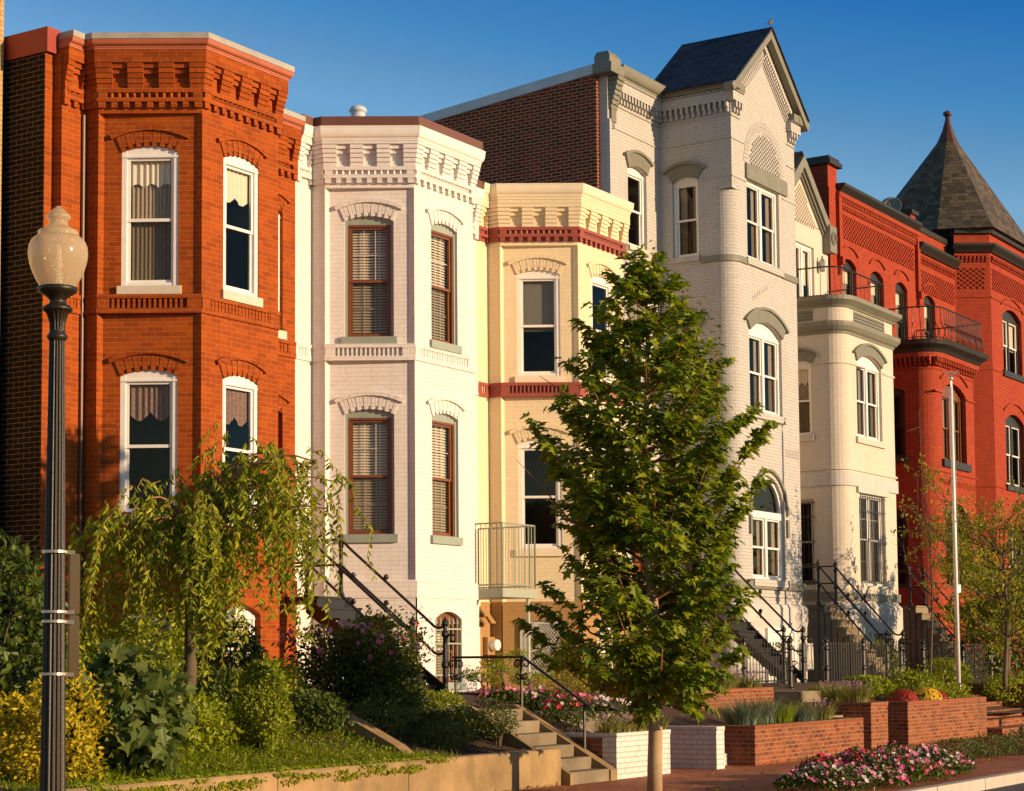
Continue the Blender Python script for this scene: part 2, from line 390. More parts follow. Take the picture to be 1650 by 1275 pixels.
def window(house,org,fr,ua,ub,za,zs,rise,rv=.12,fm='white',sm=None,kind='dh',inside='curtain',grid=None,cas=.075,head=None,label=None,glassm='glass',split=.5,sill=None,sillm='stone',sd=.06,fan=False,tymp=None):
    sm=sm or fm; P=fr.P; mb=MB(); w=ub-ua; uc=(ua+ub)/2
    d0,d1=-rv-.03,-rv+.05
    ztop=head if head else (zs-(.02 if rise else .0))
    ap=arc(uc,w/2,zs,rise,12)
    # casing: sides, head or tympanum, bottom
    box(mb,fr,ua,ua+cas,za,zs,d0,d1); box(mb,fr,ub-cas,ub,za,zs,d0,d1); box(mb,fr,ua+cas,ub-cas,za,za+cas*.8,d0,d1-.01)
    if rise>0 and not fan:
        prism(mb,fr,[(ua,ztop-cas*.6)]+[(ub,ztop-cas*.6)]+[(x,y) for x,y in reversed(ap)],d0,d1-.012)
        box(mb,fr,ua+.001,ub-.001,ztop-cas*.95,ztop-cas*.55,d0,d1+.012)
    elif not fan: box(mb,fr,ua+cas,ub-cas,zs-cas,zs,d0,d1)
    zt=ztop-cas*.9 if not fan else zs-.03
    if fan:   # round headed light over the pair
        r=w/2
        for k in range(14):
            a0=PI*k/14; a1=PI*(k+1)/14
            prism(mb,fr,[(uc+(r-cas)*math.cos(a0),zs+(r-cas)*math.sin(a0)),(uc+r*math.cos(a0),zs+r*math.sin(a0)),(uc+r*math.cos(a1),zs+r*math.sin(a1)),(uc+(r-cas)*math.cos(a1),zs+(r-cas)*math.sin(a1))],d0,d1)
        box(mb,fr,ua,ub,zs-.10,zs+.05,d0,d1+.02)
        zt=zs-.10
    o=mb.build('window',M[fm],house,org)
    if label: o['label']=label
    cols=[(ua+cas,ub-cas)]
    if kind=='pair':
        g=.10; cols=[(ua+cas,uc-g/2),(uc+g/2,ub-cas)]
        mb=MB(); box(mb,fr,uc-g/2,uc+g/2,za+.03,zt,d0,d1+.005); mb.build('mullion',M[fm],o,org)
    s=MB(); gm=MB(); zb=za+cas*.8; zm=zb+(zt-zb)*split; st=.045
    for a,b in cols:
        for (y0,y1,dd) in ((zm-.02,zt,-rv+.012),(zb,zm+.02,-rv-.012)):
            box(s,fr,a,a+st,y0,y1,dd-.03,dd+.01); box(s,fr,b-st,b,y0,y1,dd-.03,dd+.01)
            box(s,fr,a+st,b-st,y1-.04,y1,dd-.03,dd+.01); box(s,fr,a+st,b-st,y0,y0+.045,dd-.03,dd+.01)
            if grid:
                nx,ny=grid
                for k in range(1,nx): x=a+st+(b-a-2*st)*k/nx; box(gm,fr,x-.006,x+.006,y0+.045,y1-.04,dd-.034,dd-.028)
                for k in range(1,ny): y=y0+.045+(y1-y0-.085)*k/ny; box(gm,fr,a+st,b-st,y-.006,y+.006,dd-.033,dd-.028)
    s.build('sash',M[sm],o,org)
    if gm.f: gm.build('glazing_bar',M['white'],o,org)
    g=MB(); g2=MB()
    for a,b in cols:
        for (y0,y1,dd) in ((zm,zt-.03,-rv-.002),(zb+.04,zm,-rv-.026)):
            (g if y0==zm else g2).poly([P(a+st,y0,dd),P(b-st,y0,dd),P(b-st,y1,dd),P(a+st,y1,dd)])
    if fan: g.poly([P(uc+(w/2-cas)*math.cos(PI*k/14),zs+.05+(w/2-cas-.03)*math.sin(PI*k/14),-rv-.002) for k in range(15)])
    g.build('pane',M[glassm],o,org)
    if g2.f: g2.build('pane',M['glass_screen'],o,org)
    rm=MB(); interior(rm,fr,ua+.01,ub-.01,za+.02,zt+(.7 if fan else .02),-rv-.035,-rv-.75); rm.build('dark_interior',M['room'],o,org)
    ia,ib=ua+cas+.02,ub-cas-.02
    if inside=='blind':
        b=MB(); z=zb+.02
        while z<zt-.01:
            b.poly([P(ia,z,-rv-.052),P(ib,z,-rv-.052),P(ib,z+.036,-rv-.075),P(ia,z+.036,-rv-.075)]); z+=.047
        for q in (.25,.75): box(b,fr,ia+(ib-ia)*q-.012,ia+(ib-ia)*q+.012,zb,zt,-rv-.080,-rv-.078)
        b.build('blind',M['blind'],o,org)
    elif inside=='curtain':
        curtain_mesh(fr,ia,ib,zt-.42,zt,-rv-.055,amp=.010,scal=.06,ns=3).build('curtain',M['curtain'],o,org)
        curtain_mesh(fr,ia,ib,zb,zb+(zt-zb)*.95,-rv-.085,amp=.008,wl=.06).build('curtain',M['beige_curtain'],o,org)
    elif inside=='valance':
        curtain_mesh(fr,ia,ib,zt-.42,zt,-rv-.055,amp=.010,scal=-.10,ns=2).build('curtain',M['curtain'],o,org)
        curtain_mesh(fr,ia,ia+(ib-ia)*.35,zb,zt-.2,-rv-.13,wl=.07).build('curtain',M['beige_curtain'],o,org)
    elif inside=='lace':
        curtain_mesh(fr,ia,ib,zt-.42,zt,-rv-.055,amp=.010,scal=-.13,ns=2).build('curtain',M['lace'],o,org)
    elif inside=='drapes':
        for a,b in cols:
            e=(b-a)*.42
            curtain_mesh(fr,a+.03,a+e,zb,zt,-rv-.07,amp=.012,wl=.08).build('curtain',M['beige_curtain'],o,org)
            curtain_mesh(fr,b-e*.7,b-.03,zb,zt,-rv-.07,amp=.012,wl=.08).build('curtain',M['beige_curtain'],o,org)
    elif inside in ('shade','greyshade'):
        b=MB()
        for a,bb in cols: b.poly([P(a+.02,zb+(zt-zb)*.45,-rv-.07),P(bb-.02,zb+(zt-zb)*.45,-rv-.07),P(bb-.02,zt,-rv-.07),P(a+.02,zt,-rv-.07)])
        b.build('roller_blind',M['blind' if inside=='shade' else 'grey_shade'],o,org)
    if sill:
        b=MB(); box(b,fr,ua-sill[1],ub+sill[1],za-sill[0],za,-rv,sd); b.build('sill',M[sillm],o,org)
    return o
def door(house,org,fr,ua,ub,za,zb,rv=.2,m='brown_frame',transom=.5,label=None):
    mb=MB(); P=fr.P
    box(mb,fr,ua,ua+.08,za,zb,-rv-.05,-rv+.04); box(mb,fr,ub-.08,ub,za,zb,-rv-.05,-rv+.04); box(mb,fr,ua+.08,ub-.08,zb-.08,zb,-rv-.05,-rv+.04)
    zd=zb-transom
    box(mb,fr,ua+.08,ub-.08,zd-.05,zd+.03,-rv-.05,-rv+.03)
    box(mb,fr,ua+.08,ub-.08,za,zd-.05,-rv-.06,-rv-.02)
    for i in range(2):
        for j in range(3):
            a=ua+.14+i*(ub-ua-.24)/2; b=a+(ub-ua-.38)/2; c=za+.12+j*(zd-za-.2)/3; e=c+(zd-za-.45)/3
            box(mb,fr,a,b,c,e,-rv-.03,-rv-.008)
    o=mb.build('door',M[m],house,org)
    if label: o['label']=label
    g=MB(); g.poly([P(ua+.08,zd+.03,-rv-.01),P(ub-.08,zd+.03,-rv-.01),P(ub-.08,zb-.08,-rv-.01),P(ua+.08,zb-.08,-rv-.01)]); g.build('transom_pane',M['glass_dark'],o,org)
    r=MB(); interior(r,fr,ua+.02,ub-.02,zd,zb,-rv-.06,-rv-.5); r.build('dark_interior',M['room'],o,org)
    h=MB(); ball(h,P(ub-.16,za+1.0,-rv+.03),.03); h.build('door_knob',M['band_metal'],o,org)
    return o

# ------------------------------------------------------------------ the three matching bay houses
W,F=19.5,18.0
CV=.27
def row_house(xl,xr,C,bm,label,fw=1.70,trim=None,belt=None,cornice='terracotta',top='coping',fm='white',sm=None,sillm='stone',insides=None,grid=None,surround=None,basem=None,base=True,door_up=True,split=.5):
    org=(xl,W,0); h=empty('row_house',org,label,'house')
    xb=C-.80; xb2=C+fw+.80; y1=W-CV
    fpath=[(xl,W),(xb,W),(xb,y1),(C,F),(C+fw,F),(xb2,y1),(xb2,W),(xr,W)]
    Lc=math.hypot(.8,y1-F); a=[0]
    for i in range(7): a.append(a[-1]+math.hypot(fpath[i+1][0]-fpath[i][0],fpath[i+1][1]-fpath[i][1]))
    if xb-xl<.01: raise ValueError
    ci,co=.12,.11
    w=MB(); zt=9.40; zb=2.66
    fl=Fr(xl,W,xb,W); wall(w,fl,0,fl.L,zb,zt)
    f=Fr(xb,W,xb,y1); wall(w,f,0,f.L,zb,9.40,uo=a[1])
    f=Fr(xb,y1,xb+ci,y1); wall(w,f,0,f.L,zb,9.40,uo=a[2]-ci)
    fc=Fr(xb+ci,y1,C,F+co); Lp=fc.L; wa,wb=Lp/2-.405,Lp/2+.405
    hc=[(wa,wb,6.93,8.87,.085),(wa,wb,3.68,5.66,.085)]
    wall(w,fc,0,Lp,zb,zt,hc,uo=a[2])
    f=Fr(C,F+co,C,F); wall(w,f,0,f.L,zb,9.40,uo=.05)
    ff=Fr(C,F,C+fw,F); fa,fb=fw/2-.39,fw/2+.39
    hf=[(fa,fb,6.93,8.87,.085),(fa,fb,3.68,5.66,.085)]
    wall(w,ff,0,fw,zb,9.40,hf,uo=.02)
    f=Fr(C+fw,F,C+fw,F+co); wall(w,f,0,f.L,zb,9.40)
    fd=Fr(C+fw,F+co,xb2-ci,y1); wall(w,fd,0,fd.L,zb,zt,[(fd.L/2-.405,fd.L/2+.405,6.93,8.87,.085),(fd.L/2-.405,fd.L/2+.405,3.68,5.66,.085)])
    f=Fr(xb2-ci,y1,xb2,y1); wall(w,f,0,f.L,zb,9.40)
    f=Fr(xb2,y1,xb2,W); wall(w,f,0,f.L,zb,9.40)
    fr_=Fr(xb2,W,xr,W); Lr=fr_.L; da=.31; db=da+.84
    wall(w,fr_,0,Lr,zb,zt,[(da,db,6.93,8.87,.085),(da,db,2.70,5.6,.085)])
    # frieze backing, side and rear walls
    band(w,fpath,9.40,10.2,0.,-.25)
    for k in ((xl+.004,-1),(xr-.004,1)):
        w.poly([(k[0],W,.3),(k[0],W+11,.3),(k[0],W+11,10.3),(k[0],W,10.3)],[(0,.3),(11,.3),(11,10.3),(0,10.3)])
    w.poly([(xl,W+11,.3),(xr,W+11,.3),(xr,W+11,10.3),(xl,W+11,10.3)],[(0,.3),(5,.3),(5,10.3),(0,10.3)])
    # corbelled brackets of the frieze
    Lb=[(.004,max(.05,a[1]*.30)),(a[1]-.12,a[2]+.20),(a[2]+.42,a[2]+.64),(a[2]+.86,a[2]+1.08),(a[3]-.17,a[3]+.14)]
    p=(fw-.28-4*.18)/3
    for k in range(3): s=a[3]+.14+.18*(k+1)+p*k; Lb.append((s,s+p))
    Lb+= [(a[4]-.14,a[4]+.17),(a[4]+.39,a[4]+.61),(a[4]+.83,a[4]+1.05),(a[5]-.2,a[6]+.12)]
    n=3; q=(Lr-.12-.14-.18*3)/2
    for k in range(2): s=a[6]+.12+.18*(k+1)+q*k; Lb.append((s,s+q))
    Lb.append((a[7]-.14,a[7]-.004))
    for s0,s1 in Lb:
        sp=subpath(fpath,s0,s1)
        for i in range(5): band(w,sp,9.745+i*.072,9.745+i*.072+.066,.055+.016*i,-.02)
    band(w,fpath,9.745+4*.072,10.105,.082,-.02); band(w,fpath,9.745+3*.072,9.745+4*.072-.006,.045,-.02)
    pt=10.155 if top=='fascia' else (10.285 if top=='coping' else 10.305)
    z=10.105
    while z<pt-.01: band(w,fpath,z,min(pt,z+.072)-.004,.13,-.02); z+=.072
    # trim bands: sawtooth course, dentils, belt
    t=w if not trim else MB()
    band(t,fpath,9.685,9.745,.062,-.02); band(t,fpath,9.555,9.612,.062,-.02)
    if trim: band(t,fpath,9.475,9.742,.004,-.02)
    for i in range(7):
        f=Fr(*fpath[i],*fpath[i+1]); e0=.13 if i in (2,3,4,) else .05; e1=.12
        if i in (1,5):
            box(t,f,0,f.L,9.612,9.685,-.01,.058); box(t,f,0,f.L,9.47,9.555,-.01,.055); continue
        for s0,s1 in ((0,e0),(f.L-e1,f.L)):
            box(t,f,s0,s1,9.612,9.685,-.02,.058)
        u=e0
        while u<f.L-e1-.05:
            prism_plan(t,f,[(u,0),(u+.06,.056),(u+.085,.035),(u+.085,0)],9.612,9.685); u+=.105
        box(t,f,0,.10,9.47,9.555,-.02,.055); box(t,f,f.L-.10,f.L,9.47,9.555,-.02,.055)
        n=max(1,round((f.L-.2)/.165)); g=(f.L-.2+.08)/n-.0
        for k in range(n-1):
            u=.10-.08+g*(k+1); box(t,f,u,u+.08,9.47,9.555,-.02,.055)
    b=w if not belt else MB()
    fp2=fpath
    band(b,fp2,6.74,6.80,.028,-.2); band(b,fp2,6.53,6.60,.028,-.2)
    for i in (0,2,3,4,6):
        f=Fr(*fpath[i],*fpath[i+1]); L=f.L
        e=.17 if L>1 else .06
        s1=L-(.2 if L>1 else .06)
        if i==0: e,s1=.08,L-.14
        box(b,f,0,e,6.60,6.74,-.15,.02); box(b,f,s1,L,6.60,6.74,-.15,.02)
        band(b,[f.P(e,0)[:2],f.P(s1,0)[:2]],6.60,6.74,-.045,-.15)
        u=e+.035
        while u<s1-.03: box(b,f,u,u+.036,6.60,6.74,-.05,.012); u+=.074
    for i in (1,5): f=Fr(*fpath[i],*fpath[i+1]); box(b,f,0,f.L,6.60,6.74,-.15,.02)
    # window arches
    for f,hs in ((fc,hc),(ff,hf),(fd,[(fd.L/2-.405,fd.L/2+.405,6.93,8.87,.085),(fd.L/2-.405,fd.L/2+.405,3.68,5.66,.085)]),(fr_,[(da,db,6.93,8.87,.085),(da,db,2.7,5.6,.085)])):
        for hh in hs:
            uc=(hh[0]+hh[1])/2; hw=(hh[1]-hh[0])/2
            arch(w,f,uc,hw,hh[3],hh[4],.21,-.10,.022,15,dent=.05,dt=.045)
            r=(hw*hw+hh[4]**2)/(2*hh[4]); ra=r+.215
            aa=math.asin(hw/r)*1.12; sg=ra*(1-math.cos(aa))
            arch(w,f,uc,ra*math.sin(aa),hh[3]+hh[4]+.215-sg,sg,.065,-.02,.055,9,gap=.003)
    mw=w.build('wall',M[bm],h,org)
    if trim: t.build('corbel_band',M[trim],h,org)
    if belt: b.build('belt_course',M[belt],h,org)
    # base storey
    bs=MB(); bmn=basem or bm
    if base=='step':
        sweep(bs,fpath,[(-.1,2.64),(.05,2.64),(.05,2.90),(.015,2.93),(-.1,2.93)])
    else: band(bs,fpath,2.64,2.70,.03,-.1)
    for i in range(7):
        f=Fr(*fpath[i],*fpath[i+1]); hl=[]
        if i==3: hl=[(f.L/2-.36,f.L/2+.42,1.26,2.30,.13)]
        if i==2: hl=[(f.L/2-.36,f.L/2+.36,1.35,2.25,.10)]
        wall(bs,f,0,f.L,.3,2.64,hl,d=.03,rv=.2,uo=a[i])
    bs.build('base_wall',M[bmn],h,org)
    # cornice and roof edge
    c=MB(); pr=[(-.1,pt),(.138,pt),(.138,pt+.025),(.148,pt+.03),(.148,pt+.045)]
    hgt={'fascia':.235,'coping':.135,'plain':.235}[top]
    for k in range(7):
        q=k/6; pr.append((.150+.05*math.sin(q*PI/2),pt+.05+(hgt-.08)*(1-math.cos(q*PI/2))))
    pr+=[(.205,pt+hgt-.02),(.205,pt+hgt),(-.1,pt+hgt)]
    sweep(c,fpath,pr); c.build('cornice',M[cornice],h,org)
    tz=pt+hgt
    if top=='coping':
        c=MB(); band(c,fpath,tz,tz+.085,.215,-.2); c.build('coping',M['lead'],h,org)
    if top=='fascia':
        c=MB(); band(c,fpath,tz,tz+.165,.165,-.2); c.build('fascia',M['brown_metal'],h,org)
    r=MB(); rp=[(xl,W+11)]+fpath+[(xr,W+11)]
    r.poly([(x,y,tz-.05+(0 if y<W+1 else -.5)) for x,y in reversed(rp)]) ; r.build('roof',M['lead'],h,org)
    # windows
    ins=insides or ['curtain']*4
    kw=dict(fm=fm,sm=sm,sillm=sillm,grid=grid,split=split,cas=.07 if surround is None else .035)
    k=0
    for f,hs,nm in ((fc,hc,'c'),(ff,hf,'f'),(fd,[(fd.L/2-.405,fd.L/2+.405,6.93,8.87,.085),(fd.L/2-.405,fd.L/2+.405,3.68,5.66,.085)],'r')):
        for hh in hs:
            if surround:
                s=MB(); ap=arc((hh[0]+hh[1])/2,(hh[1]-hh[0])/2,hh[3],hh[4],12)
                box(s,f,hh[0],hh[0]+.045,hh[2],hh[3],-.15,-.045); box(s,f,hh[1]-.045,hh[1],hh[2],hh[3],-.15,-.045)
                prism(s,f,[(hh[0],hh[3]-.06),(hh[1],hh[3]-.06)]+[(x,y) for x,y in reversed(ap)],-.15,-.055)
                s.build('window_surround',M[surround],h,org)
                window(h,org,f,hh[0]+.045,hh[1]-.045,hh[2],hh[3]-.06,0,rv=.11,inside=ins[k%len(ins)],sill=(.135,.10),sd=.05,**kw)
            else:
                window(h,org,f,hh[0],hh[1],hh[2],hh[3],hh[4],rv=.065,inside=ins[k%len(ins)],sill=(.135,.05),sd=.05,**kw)
            k+=1
    window(h,org,fr_,da,db,6.93,8.87,.085,rv=.11,inside='curtain',sill=(.135,.05),sd=.05,**kw)
    door(h,org,fr_,da,db,2.70,5.66)
    fcb=Fr(xb-.016,y1-.025,C-.016,F-.025); window(h,org,fcb,fcb.L/2-.36,fcb.L/2+.36,1.35,2.25,.10,rv=.15,fm='brown_frame' if surround else 'white',inside='blind',cas=.05)
    ffb=Fr(C,F-.03,C+fw,F-.03)
    window(h,org,ffb,fw/2-.36,fw/2+.42,1.26,2.30,.13,rv=.15,fm='brown_frame' if surround else 'white',inside='blind',cas=.05,sill=(.12,.02),sillm=sillm)
    return h,dict(fpath=fpath,fc=fc,ff=ff,fr=fr_,org=org,xb=xb,xb2=xb2,fl=fl)
def prism_plan(mb,fr,pts,z0,z1):
    n=len(pts); P=fr.P
    mb.poly([P(u,z0,d) for u,d in pts]); mb.poly([P(u,z1,d) for u,d in reversed(pts)])
    for i in range(n):
        (u0,d0),(u1,d1)=pts[i],pts[(i+1)%n]
        mb.poly([P(u0,z0,d0),P(u1,z0,d1),P(u1,z1,d1),P(u0,z1,d0)],[(u0,z0),(u0+.05,z0),(u0+.05,z1),(u0,z1)])

H1,h1=row_house(19.10,24.32,20.35,'brick1','orange brick row house with a grey coping and white framed windows, nearest the street lamp',
    insides=['curtain','lace','valance','lace'])
H2,h2=row_house(24.32,29.70,25.56,'brick_white','white painted brick row house with a brown metal roof edge and brown window frames',fw=1.75,
    cornice='white_cornice',top='fascia',fm='brown_frame',sillm='sage',surround='sage',insides=['blind'],grid=(3,2),base='step')
H3,h3=row_house(29.70,34.62,30.90,'brick_cream','cream yellow painted row house with maroon corbel bands, half behind the young maple',fw=1.75,
    trim='maroon',belt='maroon',cornice='cream_cornice',top='plain',fm='white_cornice',sillm='cream_cornice',insides=['greyshade','none','none','none'],basem='brick_tan')
# orange house: dark painted side wall, sunlit party wall end, red flashing, downspouts
org=h1['org']
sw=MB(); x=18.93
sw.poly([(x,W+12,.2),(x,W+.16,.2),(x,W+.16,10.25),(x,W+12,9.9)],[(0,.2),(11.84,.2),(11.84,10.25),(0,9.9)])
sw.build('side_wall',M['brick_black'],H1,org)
pe=MB(); f=Fr(x,W+.16,19.092,W+.16); wall(pe,f,0,f.L,.2,10.28); f=Fr(19.092,W+.16,19.092,W-.0); wall(pe,f,0,f.L,.2,10.2); pe.build('party_wall_end',M['brick1'],H1,org)
rf=MB(); sweep(rf,[(x,W+12),(x,W+.12),(19.15,W+.12)],[(-.25,10.28),(.03,10.20),(.04,10.55),(-.25,10.60)]); rf.build('flashing',M['red_metal'],H1,org)
t=MB(); tube(t,[(19.50,W-.03,.6),(19.50,W-.03,9.4)],.026,8); t.build('downspout',M['brown_metal'],H1,org)
# small white vent stub by the upper window
# roof vent of the white house
v=MB(); vx,vy=27.5,20.6
lathe(v,(vx,vy,10.45),[(.13,0),(.13,.98),(.145,.99),(.145,1.01),(.13,1.02),(.13,1.10),(.165,1.11),(.165,1.14),(.13,1.19),(.06,1.225),(.001,1.23)],20)
v=v.build('roof_vent',M['silver'],None,(vx,vy,10.45),True); tag(v,'round metal vent standing on the white house roof','vent')
# window bars in the white house basement
fb=Fr(25.56,F-.03,25.56+1.75,F-.03); b=MB(); a0,a1=1.75/2-.34,1.75/2+.40
for k in range(7):
    u=a0+(a1-a0)*k/6; tube(b,[fb.P(u,1.28,.0),fb.P(u,2.22,.0)],.009,5)
    tube(b,[fb.P(u,2.22,0),fb.P(u,2.28,0),fb.P(u,2.34,0)],[.022,.018,.001],5)
for z in (1.38,1.9,2.14): box(b,fb,a0-.03,a1+.03,z-.012,z+.012,-.012,.012)
b.build('window_grille',M['green_metal'],H2,h2['org'])
# security screen over the cream house basement opening, meter
fs=Fr(h3['xb']+.0,W-CV,30.90,F); s=MB(); ua,ub,za,zb=.32,1.17,1.35,2.32
f0=Fr(*fs.P(0,0,.05)[:2],*fs.P(fs.L,0,.05)[:2])
for a_,b_,c_,d_ in ((ua,ub,za,za+.04),(ua,ub,zb-.04,zb),(ua,ua+.04,za,zb),(ub-.04,ub,za,zb)): box(s,f0,a_,b_,c_,d_,0,.03)
k=-1.
while k<1.9:
    for sg in (1,-1):
        pts=[]
        for i in range(0,41):
            t_=i/40; z=za+(zb-za)*t_; u=ua+k+sg*(z-za)*.8+(0 if sg>0 else .8)
            if ua<u<ub: pts.append(f0.P(u,z,.015))
        if len(pts)>1: tube(s,[pts[0],pts[-1]],.006,4,cap=False)
    k+=.06
s.build('security_screen',M['pale_plastic'],H3,h3['org'])
# ------------------------------------------------------------------ grey gabled house, ivory house, red houses
YF=17.75
def arc_pts(cx,cy,r,a0,a1,n): return [(cx+r*math.cos(rad(a0+(a1-a0)*i/n)),cy+r*math.sin(rad(a0+(a1-a0)*i/n))) for i in range(n+1)]
def roundbay(x0,x1,r): return [(x0,W)]+arc_pts(x0+r,YF+r,r,180,270,7)+[(x1,YF),(x1,W)]
def fingers(mb,fr,u0,u1,z0,z1,d,pitch=.13,w=.06):
    n=max(1,int((u1-u0)/pitch)); p=(u1-u0)/n
    for i in range(n):
        u=u0+p*(i+.5)-w/2
        box(mb,fr,u,u+w,z0+(z1-z0)*.45,z1,-.01,d); box(mb,fr,u+.004,u+w-.004,z0,z0+(z1-z0)*.45,-.01,d*.55)
def dots(mb,fr,u0,u1,z0,z1,inside=None,cw=.105,ch=.072,d=.03):
    r=0; z=z0
    while z+ch*.8<z1:
        u=u0+(cw if r%2 else 0)
        while u+cw*.9<u1:
            if inside is None or inside(u+cw/2,z+ch/2): box(mb,fr,u,u+cw*.92,z,z+ch*.9,-.01,d)
            u+=cw*2
        z+=ch; r+=1
def hood(mb,fr,uc,hw,zs,rise,th=.3,n=17,d=.05): 
    arch(mb,fr,uc,hw,zs,rise,th,-.12,d,n)
    r=(hw*hw+rise*rise)/(2*rise); ra=r+th+.005; aa=math.asin(hw/r)*1.1
    arch(mb,fr,uc,ra*math.sin(aa),zs+rise+th+.005-ra*(1-math.cos(aa)),ra*(1-math.cos(aa)),.06,-.02,d+.04,n,gap=.002)
# ---- grey house
org=(34.75,W,0); H4=empty('row_house',org,'grey painted brick house with a slate gable over its front bay','house')
f0=Fr(34.78,W,37.1,W); fs=Fr(37.1,W,37.1,YF); ff=Fr(37.1,YF,40.42,YF); rr=.36
w=MB()
def cyc(f,u0,u1,z0,z1,hh,uo=0): wall(w,f,u0,u1,z0,z1,hh,rv=0,uo=uo)
hA=[(.85,1.69,10.45,12.12,.10),(.85,1.69,7.05,8.8,.10)]
wall(w,f0,0,2.32,2.7,14.2,hA+[(.85,1.69,2.75,5.3,.1)])
f=Fr(34.78,W+.2,34.78,W); wall(w,f,0,.2,.3,14.2)
box(w,f0,-.002,.10,.3,13.0,-.05,.05); 
hs=[(.305,.93,10.36,12.05,.09)]; hl=[(.305,.93,7.05,8.75,.09),(.305,.93,3.4,5.3,.09)]
wall(w,fs,0,1.75,11.76,14.1,[(.305,.93,11.761,12.05,.09)],rv=0)
cyc(fs,0,1.75-rr,2.7,11.76,hl+[(.305,.93,10.36,11.7599,0)])
for q in hl+hs: reveal(w,fs,q,0,.12)
ap=arc_pts(37.1+rr,YF+rr,rr,180,270,8); s=1.75-rr
for i in range(8):
    f=Fr(*ap[i],*ap[i+1]); wall(w,f,0,f.L,2.7,11.76,uo=s); s+=f.L
hf=[(.73,2.42,10.35,12.10,0),(.73,2.42,7.0,8.76,.26),(.73,2.42,3.33,4.78,.845)]
wall(w,ff,0,3.32,11.76,14.0,[(.73,2.42,11.761,12.10,0)],rv=0,uo=.1)
cyc(ff,rr,3.32,2.7,11.76,[(.73,2.42,10.35,11.7599,0)]+hf[1:],.1)
for q in hf: reveal(w,ff,q,0,.12)
w.poly([ff.P(0,14.0),ff.P(3.32,14.0),ff.P(1.66,15.42)],[(0,14),(3.32,14),(1.66,15.42)])
f=Fr(40.42,YF,40.42,W); wall(w,f,0,1.75,2.7,14.1)
w.poly([(40.42,W,.3),(40.42,W+11,.3),(40.42,W+11,13.6),(40.42,W,14.1)])
# stepped corbels where the rounded corner turns square
for i,(r_,z_) in enumerate(((.09,11.95),(.17,11.89),(.24,11.83),(.31,11.765))):
    q=[(37.1-.012,YF+r_+.05)]+arc_pts(37.1+r_,YF+r_,r_,180,270,5)+[(37.1+r_+.05,YF-.012)]
    band(w,q,z_,z_+.05,.010,-.12)
# strings
full=[(34.78,W),(37.1,W),(37.1,YF),(37.1+.62,YF)]
band(w,full,12.84,12.87,.022); band(w,[(37.1,W-.98),(37.1,YF),(37.1+.72,YF)],12.02,12.05,.022)
band(w,[(39.7,YF),(40.42,YF),(40.42,YF+.4)],12.02,12.05,.022); band(w,[(39.98,YF),(40.42,YF)],12.84,12.87,.022)
# corbels and dentils under the eaves
for f,a_,b_ in ((f0,.3,2.32),(fs,0,1.75),(ff,0,.42),(ff,2.92,3.32)):
    fingers(w,f,a_,b_,13.42,13.66,.12)
    n=int((b_-a_)/.06)
    for i in range(n): u=a_+i*.06; box(w,f,u+.01,u+.045,13.86,13.91,-.01,.155)
band(w,[(35.05,W),(37.1,W),(37.1,YF),(37.1+.42,YF)],13.66,13.86,.125,-.05); band(w,[(40.0,YF),(40.42,YF),(40.42,YF+.5)],13.66,13.86,.125,-.05)
band(w,[(35.05,W),(37.1,W),(37.1,YF),(37.1+.42,YF)],13.34,13.37,.03); band(w,[(40.0,YF),(40.42,YF)],13.34,13.37,.03)
# tympanum: ring of headers and basket weave
uc=1.70; arch(w,ff,uc,.86,12.46,.86,.115,-.01,.012,30,gap=.012); arch(w,ff,uc,.98,12.46,.98,.115,-.01,.012,34,gap=.012)
dots(w,ff,uc-.86,uc+.86,12.47,13.35,lambda u,z:(u-uc)**2+(z-12.46)**2<.80**2,cw=.07,ch=.05)
# gable mouldings along the rakes
def rake(mb,o,t,d0,d1,sides=(1,-1),hw=1.66,zb=14.0,zt=15.42,ext=0.):
    dx,dz=hw,zt-zb; L=math.hypot(dx,dz); nx,nz=dz/L,dx/L   # outward normal of right rake (u+,z+)
    for sd in sides:
        e0=(1.66+sd*(hw+ext*dx/L), zb-ext*dz/L); e1=(1.66,zt)
        def pt(p,k): return (p[0]+sd*nx*k, p[1]+nz*k)
        a,b=pt(e0,o),pt(e0,o+t); c=(1.66,zt+(o+t)*L/dx); d=(1.66,zt+o*L/dx)
        pts=[a,b,c,d] if sd>0 else [b,a,d,c]
        prism(mb,ff,pts,d0,d1)
for o,t,d in ((-.42,.03,.02),(-.36,.03,.035),(-.30,.035,.05),(-.12,.10,.07)): rake(w,o,t,-.02,d,zb=14.0+.0,ext=-.25)
L=math.hypot(1.66,1.42)
for sd in (1,-1):
    k=.35
    while k<L-.25:
        x=1.66+sd*(1.66-k*1.66/L); z=14.0+k*1.42/L; nx,nz=1.42/L,1.66/L; tx,tz=-sd*1.66/L,1.42/L
        def q(a_,b_): return (x+sd*nx*a_+tx*b_, z+nz*a_+tz*b_)
        pts=[q(-.24,0),q(-.14,0),q(-.14,.05),q(-.24,.05)]
        if sd<0: pts=pts[::-1]
        prism(w,ff,pts,-.02,.06); k+=.085
